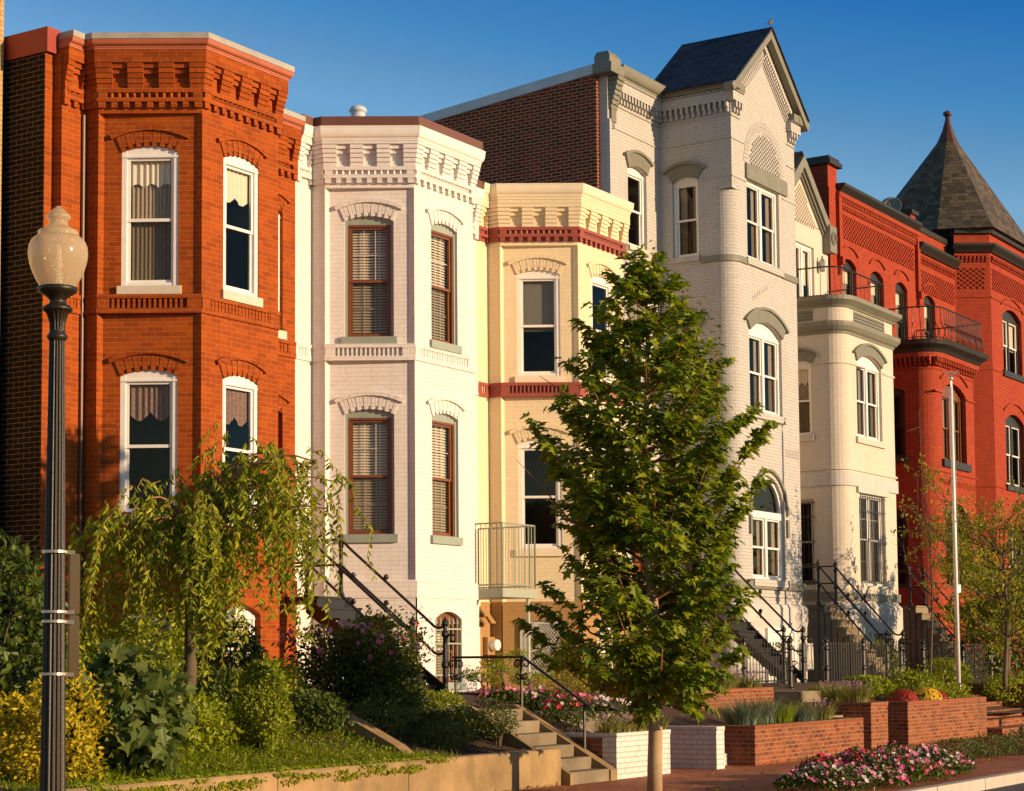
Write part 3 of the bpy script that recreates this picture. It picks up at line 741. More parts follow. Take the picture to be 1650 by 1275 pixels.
# belt courses and corner cut marks
for f,u0 in ((ff,2.55),):
    for k in range(7): box(w,f,u0+k*.11,u0+k*.11+.035,6.12,6.32,-.01,.012)
for k in range(7): box(w,ff,.95+k*.12,.95+k*.12+.035,9.45+k*.055,9.55+k*.055,-.01,.012)
w.build('wall',M['brick_grey'],H4,org)
b=MB(); b2=[(37.1,W),(37.1,YF+rr)]+ap[1:]+[(40.42,YF),(40.42,W)]
lp=[(34.78,W)]+b2
for z in (2.95,): band(b,lp,z,z+.0,.03)
sweep(b,lp,[(-.1,.3),(.05,.3),(.07,2.3),(.09,2.4),(.09,2.72),(.05,2.80),(-.1,2.80)]); b.build('rough_stone_base',M['rough_stone'],H4,org)
t=MB()
band(t,lp,3.12,3.30,.06,-.03); t.build('string_course',M['trim_grey'],H4,org)
for p_,z_ in ((subpath(lp,2.32+.98,2.32+2.3),10.18),([(39.6,YF),(40.42,YF)],10.18)):
    t=MB(); band(t,p_,z_,z_+.14,.04); t.build('string_course',M['trim_grey'],H4,org)
t=MB(); band(t,[(35.0,W),(35.55,W)],10.30,10.44,.04)
t.build('string_course',M['trim_grey'],H4,org)
t=MB(); box(t,ff,.66,2.82,12.105,12.44,-.05,.05); t.build('lintel',M['rough_trim'],H4,org)
t=MB(); hood(t,fs,.617,.3125,12.05,.09,.26,13); hood(t,fs,.617,.3125,8.75,.09,.26,13); hood(t,f0,1.27,.42,12.12,.10,.28,15); hood(t,f0,1.27,.42,8.8,.10,.28,15)
hood(t,ff,1.575,.845,8.76,.26,.27,26); t.build('window_arch',M['trim_grey'],H4,org)
t=MB(); arch(t,ff,1.575,.93,4.78,.93,.07,-.01,.05,30,gap=.002)
for sd in (-1,1):
    for z0 in (4.5,4.3): box(t,ff,1.575+sd*.965-.05,1.575+sd*.965+.05,z0,z0+.2,-.01,.05)
t.build('hood_mould',M['trim_grey'],H4,org)
t=MB(); box(t,f0,.07,.28,12.95,13.9,-.02,.06)
for i in range(7): box(t,f0,.04-.0*i,.31,13.22+i*.1,13.22+i*.1+.09,-.02,.07+.03*i)
box(t,f0,.11,.24,12.82,12.95,-.02,.04)
sweep(t,[(34.76,W+.2),(34.76,W),(35.08,W)],[(-.1,13.92),(.25,13.92),(.26,14.12),(.17,14.16),(.17,14.30),(.08,14.42),(-.1,14.42)])
t.build('corner_bracket',M['trim_grey'],H4,org)
t=MB(); pr=[(-.1,13.90),(.13,13.90),(.145,13.95)]+[(.15+.09*math.sin(q*PI/8),13.97+.18*(1-math.cos(q*PI/8))) for q in range(5)]+[(.245,14.20),(-.1,14.22)]
sweep(t,[(35.08,W),(37.12,W)],pr); t.build('cornice',M['trim_grey'],H4,org); t=MB(); sweep(t,[(37.1,W),(37.1,YF-.2)],[(-.1,13.9),(.15,13.93),(.165,14.05),(-.1,14.08)]); t.build('eaves_board',M['trim_grey'],H4,org); t=MB(); sweep(t,[(40.42,YF-.2),(40.42,W)],[(-.1,13.9),(.15,13.93),(.165,14.05),(-.1,14.08)])
t.build('eaves_board',M['trim_grey'],H4,org)
t=MB(); rake(t,.02,.17,.02,.24,hw=1.9,zb=13.80,ext=.05)
box(t,ff,-.18,.40,13.90,14.04,-.05,.17); box(t,ff,2.95,3.52,13.88,14.06,-.05,.19); t.build('barge_board',M['trim_grey'],H4,org)
rf=MB(); zr=15.42+.20*L/1.66+.03; hw=1.95; ze=zr-hw*1.42/1.66; xm=37.1+1.66
for sd in (-1,1):
    e=(xm+sd*hw,ze); th=.05
    P4=[(e[0],YF-.28,e[1]),(xm,YF-.28,zr),(xm,W+.25,zr),(e[0],W+.25,e[1])]
    Ls=math.hypot(hw,zr-ze); uv=[(0,0),(0,Ls),(2.3,Ls),(2.3,0)]
    rf.poly(P4 if sd<0 else P4[::-1],uv if sd<0 else uv[::-1])
    P5=[(x,y,z-th) for x,y,z in P4]; rf.poly(P5)
    for a_,b_ in ((0,1),(3,0),(2,3)): rf.poly([P4[a_],P4[b_],P5[b_],P5[a_]])
rf.poly([(xm-hw,W+.24,ze),(xm+hw,W+.24,ze),(xm,W+.24,zr)])
rf.build('gable_roof',M['slate_blue'],H4,org)
rf=MB(); rf.poly([(34.66,W,14.1),(40.42,W,14.1),(40.42,W+11,13.3),(34.66,W+11,13.3)]); rf.build('roof',M['lead'],H4,org)
s=MB(); x=34.66; s.poly([(x,W+14,.3),(x,W+.2,.3),(x,W+.2,14.0),(x,W+14,12.75)],[(0,.3),(13.8,.3),(13.8,14.0),(0,12.75)])
f=Fr(x,W+.2,34.78,W+.2); wall(s,f,0,f.L,.3,14.0); s.build('side_wall',M['brick_party'],H4,org)
s=MB(); zA=14.0; 
for (y0,y1) in ((W+.12,W+14),):
    z0,z1=14.0,12.75
    for a_,b_ in (((x-.05,y0,z0-.02),(x-.05,y1,z1-.02)),):
        s.poly([(x-.05,y1,z1-.03),(x-.05,y0,z0-.03),(x-.05,y0,z0+.18),(x-.05,y1,z1+.18)]); s.poly([(x-.05,y1,z1+.18),(x-.05,y0,z0+.18),(x+.3,y0,z0+.18),(x+.3,y1,z1+.18)])
        s.poly([(x-.05,y0,z0-.03),(x+.13,y0,z0-.03),(x+.13,y0,z0+.18),(x-.05,y0,z0+.18)]); s.poly([(x-.05,y1,z1-.03),(x+.02,y1,z1-.03),(x+.02,y0,z0-.03),(x-.05,y0,z0-.03)])
s.build('coping',M['silver'],H4,org)
window(H4,org,f0,*hA[0],inside='none',sill=(.1,.04)); window(H4,org,f0,*hA[1],inside='none',sill=(.1,.04)); door(H4,org,f0,.85,1.69,2.75,5.36)
window(H4,org,fs,.305,.93,10.36,12.05,.09,inside='drapes',cas=.06,sill=(.12,.04),sillm='brick_grey'); 
for h in hl: window(H4,org,fs,*h,inside='drapes',cas=.06,sill=(.12,.04))
window(H4,org,ff,.73,2.42,10.35,12.10,0,kind='pair',inside='drapes',cas=.08,sill=(.15,.1),sillm='brick_grey',sd=.06)
window(H4,org,ff,.73,2.42,7.0,8.76,.26,kind='pair',inside='drapes',cas=.08,sill=(.15,.1),sillm='brick_grey',sd=.06,head=8.74)
window(H4,org,ff,.73,2.42,3.33,4.78,.845,kind='pair',inside='drapes',cas=.08,fan=True,sill=(.15,.1),sillm='brick_grey',sd=.09,split=.5)
fb=Fr(37.1,YF-.09,40.42,YF-.09)
d=MB()
for a_,b_,c_,e_,dd in ((1.15,1.25,1.0,2.28,.04),(2.55,2.65,1.0,2.28,.04),(1.25,2.55,2.18,2.28,.04),(1.85,1.95,1.0,2.18,.03),(1.25,2.55,1.9,1.97,.03)): box(d,fb,a_,b_,c_,e_,-.03,dd)
box(d,fb,1.25,2.55,1.0,2.18,-.03,.005); d.build('basement_door',M['white'],H4,org)
d=MB(); box(d,fb,2.95,3.3,1.35,1.95,-.03,.16); box(d,fb,2.98,3.27,1.38,1.92,.16,.17); tube(d,[fb.P(3.1,1.0,.06),fb.P(3.1,1.36,.06)],.025,6); d.build('meter_box',M['pale_plastic'],H4,org)
# bird on the ridge
bd=MB(); bx,by,bz=xm,YF-.22,zr+.035
lathe(bd,(0,0,0),[(.001,-.11),(.022,-.09),(.042,-.04),(.047,.0),(.04,.045),(.026,.075),(.001,.09)],10)
R_=Matrix.Rotation(rad(62),4,'Y'); bd.v=[tuple(R_@Vector(p)) for p in bd.v]; bd.v=[(x+bx,y+by,z+bz+.07) for x,y,z in bd.v]
k=len(bd.v); ball(bd,(bx+.085,by,bz+.135),.031,6)
bd.raw([(bx+.11,by-.008,bz+.14),(bx+.11,by+.008,bz+.14),(bx+.155,by,bz+.132),(bx+.11,by,bz+.125)],[(0,1,2),(1,3,2),(0,2,3),(0,3,1)])
bd.raw([(bx-.07,by-.022,bz+.05),(bx-.07,by+.022,bz+.05),(bx-.19,by+.026,bz+.005),(bx-.19,by-.026,bz+.005),(bx-.07,by,bz+.03),(bx-.18,by,bz-.004)],[(0,1,2,3),(0,3,5,4),(1,4,5,2),(2,5,3),(0,4,1)])
for yy in (-.015,.015): tube(bd,[(bx+.01,by+yy,bz+.04),(bx+.02,by+yy,bz-.025)],.004,4)
bd=bd.build('bird',plain('brown_feathers',(.16,.11,.07),.8,.4,60),None,(bx,by,bz),True); tag(bd,'small brown bird perched on the very peak of the slate gable','bird')

# ---- ivory house
org=(40.42,W,0); H5=empty('row_house',org,'ivory painted house with a balcony on its rounded bay, right of the grey house','house')
x0,x1,rr=43.05,46.38,.44; bp=roundbay(x0,x1,rr)
w=MB(); f0=Fr(40.42,W,x0,W); wall(w,f0,0,f0.L,2.9,12.7,[(.9,1.8,7.0,8.9,.1),(.9,1.8,3.0,5.5,.1)])
fu=Fr(x0,W,46.46,W); wall(w,fu,0,fu.L,9.7,12.72,[(1.25,2.5,10.36,12.15,0)])
gc=1.66; w.poly([fu.P(gc-1.72,12.7),fu.P(gc+1.72,12.7),fu.P(gc,14.3)],[(0,12.7),(3.4,12.7),(1.7,14.3)])
fs=Fr(x0,W,x0,YF); ff=Fr(x0,YF,x1,YF)
hs=[(.3,.93,7.0,8.75,.1),(.3,.93,3.4,5.45,0)]; wall(w,fs,0,1.75-rr,2.9,9.5,hs)
s=1.75-rr
for i in range(1,8): f=Fr(*bp[i],*bp[i+1]); wall(w,f,0,f.L,2.9,9.5,uo=s); s+=f.L
hf=[(.86,2.50,6.99,8.85,.22),(.86,2.50,3.37,5.62,0)]; wall(w,ff,rr,ff.L,2.9,9.5,hf,uo=1.)
f=Fr(x1,YF,x1,W); wall(w,f,0,f.L,2.9,9.5)
for k in (46.46,): w.poly([(k,W,.3),(k,W+11,.3),(k,W+11,12.6),(k,W,12.6)])
band(w,bp,9.47,10.12,.0,-.1)
for pth,z in ((subpath(bp,.95,2.95),8.72),([(x0+2.6,YF),(x1,YF),(x1,YF+.4)],8.72)): band(w,pth,z,z+.04,.03)
band(w,bp,6.14,6.19,.04); 
dots(w,fu,gc-1.0,gc+1.0,12.65,13.75,lambda u,z: abs(u-gc)<(13.75-z)*.93,cw=.07,ch=.06)
w.build('wall',M['brick_ivory'],H5,org)
b=MB(); sweep(b,[(40.42,W)]+bp,[(-.1,.3),(.08,.3),(.08,2.85),(.0,2.95),(-.1,2.95)]); b.build('rough_stone_base',M['rough_stone'],H5,org); b=MB(); sweep(b,bp,[(-.1,5.72),(.05,5.76),(.05,6.08),(-.1,6.12)])
box(b,ff,.7,2.7,5.62,5.8,-.02,.06); b.build('rough_stone_band',M['rough_stone'],H5,org)
t=MB(); sweep(t,bp,[(-.1,9.45),(.03,9.45),(.04,9.5),(.09,9.54),(.15,9.63),(.16,9.68),(.16,9.74),(.02,9.76),(-.1,9.76)])
sweep(t,bp,[(-.1,10.10),(.04,10.10),(.06,10.14),(.13,10.20),(.20,10.26),(.20,10.36),(-.1,10.36)])
t.build('cornice',M['trim_grey'],H5,org)
t=MB(); band(t,bp,3.0,3.2,.05); t.build('string_course',M['trim_grey'],H5,org)
for f,a_,b_ in ((ff,.75,2.75),(fs,.1,1.0)):
    t=MB()
    box(t,f,a_,b_,9.80,10.07,-.03,.012)
    r_=random.Random(3)
    for k in range(int((b_-a_)/.09)):
        for j in range(3): 
            u=a_+.05+k*.09+r_.uniform(-.01,.01); z=9.85+j*.08
            arch(t,f,u,.03,z-.03,.03,.016,.0,.03,4,gap=.0)
    t.build('frieze_panel',M['trim_grey'],H5,org)
t=MB(); hood(t,ff,1.68,.82,8.85,.22,.24,24); t.build('window_arch',M['trim_grey'],H5,org); t=MB(); hood(t,fs,.615,.315,8.75,.1,.24,13); t.build('window_arch',M['trim_grey'],H5,org)
sl=MB(); sl.poly([(x,y,10.362) for x,y in [(x0,W)]+bp[1:-1]+[(x1,W)]]); sl.build('balcony_floor',M['lead'],H5,org)
t=MB()
def rake5(mb,o,t_,d0,d1):
    hw,dz=1.72,1.6; L=math.hypot(hw,dz); nx,nz=dz/L,hw/L
    for sd in (1,-1):
        e0=(gc+sd*hw,12.7)
        a,b=(e0[0]+sd*nx*o,e0[1]+nz*o),(e0[0]+sd*nx*(o+t_),e0[1]+nz*(o+t_)); c=(gc,14.3+(o+t_)*L/hw); d=(gc,14.3+o*L/hw)
        prism(mb,fu,[a,b,c,d] if sd>0 else [b,a,d,c],d0,d1,True)
rake5(t,-.16,.22,-.3,.16); rake5(t,-.24,.05,-.02,.10); rake5(t,-.32,.03,-.02,.06)
box(t,fu,gc+1.42,gc+1.86,12.15,12.85,-.02,.22); box(t,fu,gc-1.86,gc-1.42,12.15,12.85,-.02,.22)
for uu in (gc+1.64,gc-1.64):
    for rr_ in (.15,.08): 
        for k in range(10):
            a0,a1=2*PI*k/10,2*PI*(k+1)/10
            prism(t,fu,[(uu+rr_*math.cos(a0),12.52+rr_*math.sin(a0)),(uu+(rr_+.03)*math.cos(a0),12.52+(rr_+.03)*math.sin(a0)),(uu+(rr_+.03)*math.cos(a1),12.52+(rr_+.03)*math.sin(a1)),(uu+rr_*math.cos(a1),12.52+rr_*math.sin(a1))],.2,.25)
t.build('barge_board',M['trim_grey'],H5,org)
t=MB(); wbox(t,x0+.75,x0+1.45,W+.35,W+.9,12.9,14.75); wbox(t,x0+.68,x0+1.52,W+.3,W+.95,14.75,14.86); t.build('dormer_block',M['trim_grey'],H5,org)
r=MB()
for sd in (1,-1): 
    r.poly([(x0+gc+sd*1.8,W-.1,12.68),(x0+gc,W-.1,14.5),(x0+gc,W+8,14.5),(x0+gc+sd*1.8,W+8,12.68)])
r.poly([(40.42,W,12.65),(46.46,W,12.65),(46.46,W+11,12.4),(40.42,W+11,12.4)]); r.build('roof',M['slate_grey'],H5,org)
window(H5,org,fu,1.25,2.5,10.36,12.15,0,kind='pair',inside='shade',cas=.09,split=.02)
window(H5,org,fs,*hs[0],inside='curtain',cas=.06,sill=(.14,.06),sillm='brick_ivory'); window(H5,org,fs,*hs[1],inside='none',cas=.06,fm='brick_ivory',sill=(.14,.06),sillm='brick_ivory')
window(H5,org,ff,*hf[0],kind='pair',inside='drapes',cas=.08,head=8.83,sill=(.15,.12),sillm='brick_ivory',sd=.06)
window(H5,org,ff,*hf[1],kind='pair',inside='none',cas=.08,sill=(.2,.25),sillm='brick_ivory',sd=.06,grid=(2,2))
door(H5,org,f0,.9,1.8,3.0,5.55)
fb=Fr(x0,YF-.08,x1,YF-.08); window(H5,org,Fr(x0,YF-.12,x1,YF-.12),1.2,2.35,1.15,2.25,0,rv=-.0,inside='none',kind='pair',cas=.06)
for (f,a_,b_,z0,z1,n) in ((Fr(x0,YF-.03,x1,YF-.03),.9,2.46,3.42,5.6,15),(Fr(x0,YF-.2,x1,YF-.2),1.2,2.35,1.15,2.25,10),(Fr(x0-.03,W,x0-.03,YF),.32,.92,3.42,5.42,6)):
    g=MB()
    for k in range(n): u=a_+(b_-a_)*k/(n-1); tube(g,[f.P(u,z0,0),f.P(u,z1,0)],.009,4)
    for z in (z0+.06,(z0+z1)/2,z1-.06,z1-.4): box(g,f,a_-.04,b_+.04,z-.01,z+.01,-.01,.012)
    g.build('window_grille',M['iron'],H5,org)
# iron balcony railing
def railing(parent,org,path,z0,z1,m='iron',pitch=.11,belly=0.,scroll=True,r=.009):
    g=MB(); s=0
    tube(g,[(x,y,z1) for x,y in path],.02,6); tube(g,[(x,y,z0+.06) for x,y in path],.012,5)
    mm=offs(path)
    for i in range(len(path)-1):
        a_,b_=path[i],path[i+1]; L=math.hypot(b_[0]-a_[0],b_[1]-a_[1]); n=max(1,int(L/pitch)); nn=((b_[1]-a_[1])/L,-(b_[0]-a_[0])/L)
        for k in range(n+(i==len(path)-2)):
            q=k/n; x=a_[0]+(b_[0]-a_[0])*q; y=a_[1]+(b_[1]-a_[1])*q
            if belly:
                pts=[]
                for j in range(7):
                    h=j/6; bb=belly*math.exp(-((h-.22)/.2)**2); pts.append((x+nn[0]*bb,y+nn[1]*bb,z0+(z1-z0)*h))
                tube(g,pts,r,4,cap=False); ball(g,pts[3],.024,4)
            else: tube(g,[(x,y,z0),(x,y,z1)],r,4,cap=False)
            if scroll and k%6==3:
                pts=[]
                for j in range(14): a=j*.55; rr_=.09*(1-j/16); pts.append((x+(b_[0]-a_[0])/L*rr_*math.cos(a),y+(b_[1]-a_[1])/L*rr_*math.cos(a),z1-.13+rr_*math.sin(a)))
                tube(g,pts,.012,4,cap=False)
    return g.build('railing',M[m],parent,org)
pth=[(x0+.05,W-.05)]+arc_pts(x0+rr+.15,YF+rr+.15,rr,180,270,4)+[(x1-.12,YF+.15),(x1-.12,W-.05)]
railing(H5,org,pth,10.37,11.12,pitch=.45)
# lantern beside the balcony door
l=MB(); lx,ly=x0+2.75,W-.12; lathe(l,(lx,ly,11.55),[(.001,0),(.05,.01),(.075,.05),(.085,.28),(.03,.36),(.03,.42),(.001,.44)],6); box(l,fu,2.72,2.78,11.7,11.78,0,.1); l.build('wall_lantern',M['band_metal'],H5,org)

# ---- first red house
org=(46.6,W,0); H6=empty('row_house',org,'red painted brick house with a curved iron balcony above its rounded bay','house')
XR=53.12
w=MB(); fw=Fr(46.62,W,XR,W); X=lambda v:v-46.62
hw=[(X(47.45),X(48.40),10.3,12.12,.15),(X(49.42),X(50.37),10.3,12.12,.15),(X(51.28),X(52.22),10.3,12.12,.15)]
wall(w,fw,0,fw.L,3.0,14.0,hw+[(X(47.45),X(48.40),7.0,8.9,.12),(X(47.45),X(48.40),3.0,5.6,.12)])
w.poly([(46.60,W+11,.3),(46.60,W,.3),(46.60,W,14.0),(46.60,W+11,13.5)],[(0,.3),(11,.3),(11,14.0),(0,13.5)])
x0,x1,rr=49.28,52.55,.5; bp=roundbay(x0,x1,rr); fs=Fr(x0,W,x0,YF); ff=Fr(x0,YF,x1,YF)
hs=[(.3,.95,7.0,8.8,.1),(.3,.95,3.5,5.5,.1)]; wall(w,fs,0,1.75-rr,2.9,9.85,hs); s=1.25
for i in range(1,8): f=Fr(*bp[i],*bp[i+1]); wall(w,f,0,f.L,2.9,9.85,uo=s); s+=f.L
hf=[(.70,2.60,6.95,8.85,.25),(.7,2.6,3.5,5.6,.2)]; wall(w,ff,rr,ff.L,2.9,9.85,hf,uo=1)
f=Fr(x1,YF,x1,W); wall(w,f,0,f.L,2.9,9.85)
for f in (fs,ff): fingers(w,f,.05,f.L,9.45,9.68,.12)
for i in range(1,8): f=Fr(*bp[i],*bp[i+1]); fingers(w,f,0,f.L,9.45,9.68,.12)
band(w,bp,9.68,9.80,.14); band(w,bp,9.36,9.40,.03); band(w,[(x0+.1,YF),(x0+.7,YF)],8.75,8.79,.03); band(w,[(x1-.65,YF),(x1,YF),(x1,YF+.4)],8.75,8.79,.04)
for k in range(26): box(w,ff,.5+k*.11,.5+k*.11+.035,6.25,6.42,-.01,.012)
band(w,bp,6.60,6.64,.04)
for h in hf[:1]+hw:
    f=ff if h in hf else fw
    uc,hh=(h[0]+h[1])/2,(h[1]-h[0])/2; arch(w,f,uc,hh*1.12+.02,h[3]+.27,h[4]+.05,.055,-.02,.05,12,gap=.002)
# frieze of the top storey
for za,zb_ in ((13.55,13.66),(13.72,13.83)):
    n=int(5.9/.11)
    for k in range(n): u=.5+k*.11; box(w,fw,u,u+.06,za,zb_,-.01,.05+(.04 if za>13.6 else 0))
band(w,[(47.1,W),(XR,W)],13.66,13.72,.06); band(w,[(47.1,W),(XR,W)],13.83,13.95,.12)
dots(w,fw,.75,6.2,12.78,13.45,cw=.095,ch=.072,d=.035)
for u in (.45,6.28): box(w,fw,u,u+.2,12.2,13.95,-.01,.10); box(w,fw,u+.03,u+.17,12.0,12.2,-.01,.16); box(w,fw,u+.05,u+.15,11.82,12.0,-.01,.10); ball(w,fw.P(u+.1,11.78,.05),.06,6)
wbox(w,46.62,47.22,W+.02,W+.62,13.9,14.6); wbox(w,52.9,53.3,W+.1,W+.6,13.9,14.5)
w.build('wall',M['brick_red'],H6,org)
b=MB(); sweep(b,[(46.62,W)]+bp+[(XR,W)],[(-.1,.3),(.06,.3),(.06,2.9),(0,2.95),(-.1,2.95)]); b.build('base_wall',M['brick_red'],H6,org)
t=MB(); pr=lambda z:[(-.1,z),(.08,z),(.11,z+.05),(.18,z+.13),(.22,z+.18),(.235,z+.25),(-.1,z+.265)]
sweep(t,[(47.15,W),(XR-.15,W)],pr(13.93)); t.build('cornice',M['black_trim'],H6,org); t=MB(); sweep(t,bp,[(-.1,9.80),(.14,9.80),(.20,9.9),(.34,10.0),(.38,10.12),(-.1,10.13)]); 
t.build('balcony_slab',M['black_trim'],H6,org); t=MB()
wbox(t,46.5,47.34,W-.1,W+.72,14.6,14.72); wbox(t,46.56,47.28,W-.04,W+.66,14.72,14.82); t.build('chimney_cap',M['black_trim'],H6,org); t=MB(); wbox(t,52.82,53.38,W+.02,W+.68,14.5,14.62); t.build('chimney_cap',M['black_trim'],H6,org); t=MB()
s_=MB(); sweep(t,[(46.60,W+11),(46.60,W+.6)],[(-.2,13.85),(.06,13.8),(.08,14.12),(-.2,14.14)]); t.build('coping',M['black_trim'],H6,org)
for h in hf[:1]: t=MB(); box(t,ff,h[0]-.15,h[1]+.15,h[2]-.2,h[2],-.05,.08); t.build('sill',M['black_trim'],H6,org)
for h in hs[:1]: t=MB(); box(t,fs,h[0]-.08,h[1]+.08,h[2]-.16,h[2],-.05,.06); t.build('sill',M['black_trim'],H6,org)
sl=MB(); sl.poly([(x,y,10.14) for x,y in [(x0,W)]+bp[1:-1]+[(x1,W)]]); sl.build('balcony_floor',M['lead'],H6,org)
pth=[(x0-.2,W-.05)]+arc_pts(x0+rr-.05,YF+rr-.05,rr+.15,180,270,5)+[(x1+.2,YF-.2),(x1+.2,W-.05)]
railing(H6,org,pth,10.14,11.02,pitch=.17,belly=.14,scroll=False,r=.014)
rf=MB(); rf.poly([(46.6,W,13.95),(XR,W,13.95),(XR,W+11,13.4),(46.6,W+11,13.4)]); rf.build('roof',M['lead'],H6,org)
for h in hw: window(H6,org,fw,*h,inside='curtain',cas=.06,fm='black_trim',rv=.16)
window(H6,org,fw,X(47.45),X(48.40),7.0,8.9,.12,inside='none',fm='black_trim'); door(H6,org,fw,X(47.45),X(48.40),3.0,5.65,m='black_trim')
for h in hs: window(H6,org,fs,*h,inside='none',cas=.06,fm='black_trim',rv=.16)
window(H6,org,ff,*hf[0],kind='pair',inside='drapes',cas=.08,fm='brown_frame',rv=.2,head=8.8); window(H6,org,ff,*hf[1],kind='pair',inside='none',cas=.08,fm='brown_frame',rv=.2)
dsh=MB(); dc=Vector((52.4,W+.5,14.6)); 
lathe(dsh,(0,0,0),[(.001,.0),(.12,.02),(.22,.06),(.31,.12),(.315,.135),(.22,.075),(.12,.03),(.001,.012)],20)
mt=Matrix.Rotation(rad(68),4,'X'); mt=Matrix.Rotation(rad(-75),4,'Z')@mt; dsh.v=[tuple(mt@Vector(p)+dc) for p in dsh.v]
tube(dsh,[tuple(dc),(52.4,W+.6,14.1),(52.4,W+.6,13.8)],.025,6); tube(dsh,[tuple(dc+Vector((0,0,-.3))),tuple(dc+mt@Vector((0,-.1,.45)))],.012,4)
dsh=dsh.build('satellite_dish',M['trim_grey'],None,(52.4,W+.6,13.85),True); tag(dsh,'grey satellite dish on the red house roof beside a small chimney','satellite dish')

# ---- corner red house with the pyramid roof
org=(XR,W,0); H7=empty('row_house',org,'red painted brick corner house with a steep slate turret roof','house')
w=MB(); f0=Fr(XR,W,56.3,W); wall(w,f0,0,f0.L,1,13.75,[(.44,1.38,10.3,12.1,.15),(.44,1.38,6.9,8.8,.15)])
tp=[(56.3,W),(56.93,18.6),(60.9,18.6),(61.5,W),(61.5,22.0)]
fa=Fr(*tp[0],*tp[1]); wall(w,fa,0,fa.L,1,14.55)
fb=Fr(*tp[1],*tp[2]); hb=[(1.07,2.95,10.45,12.2,.25),(1.07,2.95,6.9,8.9,.25),(1.07,2.95,3.4,5.4,.25)]; wall(w,fb,0,fb.L,1,14.55,hb)
fc=Fr(*tp[2],*tp[3]); wall(w,fc,0,fc.L,1,14.55)
w.poly([(61.5,W,1),(61.5,W+11,1),(61.5,W+11,13.6),(61.5,W,13.6)])
for f,a_,b_,z in ((f0,0,3.18,13.1),(fa,.05,1.05,13.65),(fb,.05,3.9,13.65)):
    fingers(w,f,a_,b_,z,z+.2,.08,pitch=.12); dots(w,f,a_+.08,b_-.05,z-.82,z-.15,cw=.095,ch=.072,d=.035)
for f,z in ((fa,12.55),(fb,12.55)): box(w,f,0,f.L,z,z+.05,-.02,.03)
band(w,tp[:4],10.33,10.37,.03); band(w,tp[:4],6.75,6.8,.03)
for h in hb+[(.44,1.38,10.3,12.1,.15)]:
    f=fb if h in hb else f0
    uc,hh=(h[0]+h[1])/2,(h[1]-h[0])/2; arch(w,f,uc,hh*1.12+.02,h[3]+.27,h[4]+.05,.055,-.02,.05,12,gap=.002)
w.build('wall',M['brick_red'],H7,org)
t=MB(); sweep(t,tp,pr(13.95)); t.build('cornice',M['black_trim'],H7,org); t=MB(); sweep(t,[(XR-.1,W),(56.3,W)],pr(13.42)); t.build('cornice',M['black_trim'],H7,org); t=MB(); band(t,tp,14.53,14.66,.12,-.4); t.build('eaves_band',M['black_trim'],H7,org); t=MB(); band(t,[(XR,W+.3),(56.3,W+.3)],14.2,14.36,.1,-.3); t.build('coping',M['black_trim'],H7,org)
for h in hb: t=MB(); box(t,fb,h[0]-.12,h[1]+.12,h[2]-.18,h[2],-.05,.07); t.build('sill',M['black_trim'],H7,org)
w=MB(); wbox(w,XR,56.3,W+.25,W+.5,13.6,14.25); w.build('parapet',M['brick_red'],H7,org)
rf=MB(); cx_,cy_=58.9,20.5
base=[(56.6,18.35),(61.2,18.35),(61.8,19.4),(61.8,21.9),(60.9,22.9),(56.9,22.9),(55.95,21.9),(55.95,19.9)]
top=[(cx_+(x-cx_)*.115,cy_+(y-cy_)*.115,18.1) for x,y in base]
mid=[(cx_+(x-cx_)*.90,cy_+(y-cy_)*.90,14.98) for x,y in base]
low=[(x,y,14.66) for x,y in base]
for A,B in ((low,mid),(mid,top)):
    for i in range(8):
        j=(i+1)%8; a_,b_,c_,d_=A[i],A[j],B[j],B[i]
        L=(Vector(b_)-Vector(a_)).length; L2=(Vector(c_)-Vector(d_)).length; hgt=((Vector(c_)+Vector(d_))/2-(Vector(a_)+Vector(b_))/2).length
        z0=0 if A is low else .5
        rf.poly([a_,b_,c_,d_],[(-L/2+i*5,z0),(L/2+i*5,z0),(L2/2+i*5,z0+hgt),(-L2/2+i*5,z0+hgt)])
rf.poly([p for p in reversed(low)])
rf=rf.build('turret_roof',M['slate_grey'],H7,org)
cp=MB(); n=8
def ringz(k,z): return [(cx_+(x-cx_)*k,cy_+(y-cy_)*k,z) for x,y in base]
lv=[ringz(.150,17.95),ringz(.118,18.1),ringz(.06,18.5),ringz(.028,18.85),ringz(.028,18.95),ringz(.05,19.0),ringz(.05,19.08),ringz(.004,19.16)]
for A,B in zip(lv,lv[1:]):
    for i in range(8): j=(i+1)%8; cp.poly([A[i],A[j],B[j],B[i]])
cp.build('finial_cap',plain('oxidised_copper_cap',(.10,.045,.03),.5,.4,6),H7,org)
rf=MB(); rf.poly([(XR,W+.4,14.1),(56.3,W+.4,14.1),(61.5,W+.4,14.1),(61.5,W+11,13.6),(XR,W+11,13.6)]); rf.build('roof',M['lead'],H7,org)
window(H7,org,f0,.44,1.38,10.3,12.1,.15,inside='curtain',cas=.06,fm='black_trim',rv=.16); window(H7,org,f0,.44,1.38,6.9,8.8,.15,inside='none',cas=.06,fm='black_trim',rv=.16)
for k,h in enumerate(hb): window(H7,org,fb,*h,kind='pair' if k else 'pair',inside='shade' if k==0 else 'none',cas=.08,fm='black_trim',sm='white_cornice',rv=.18)
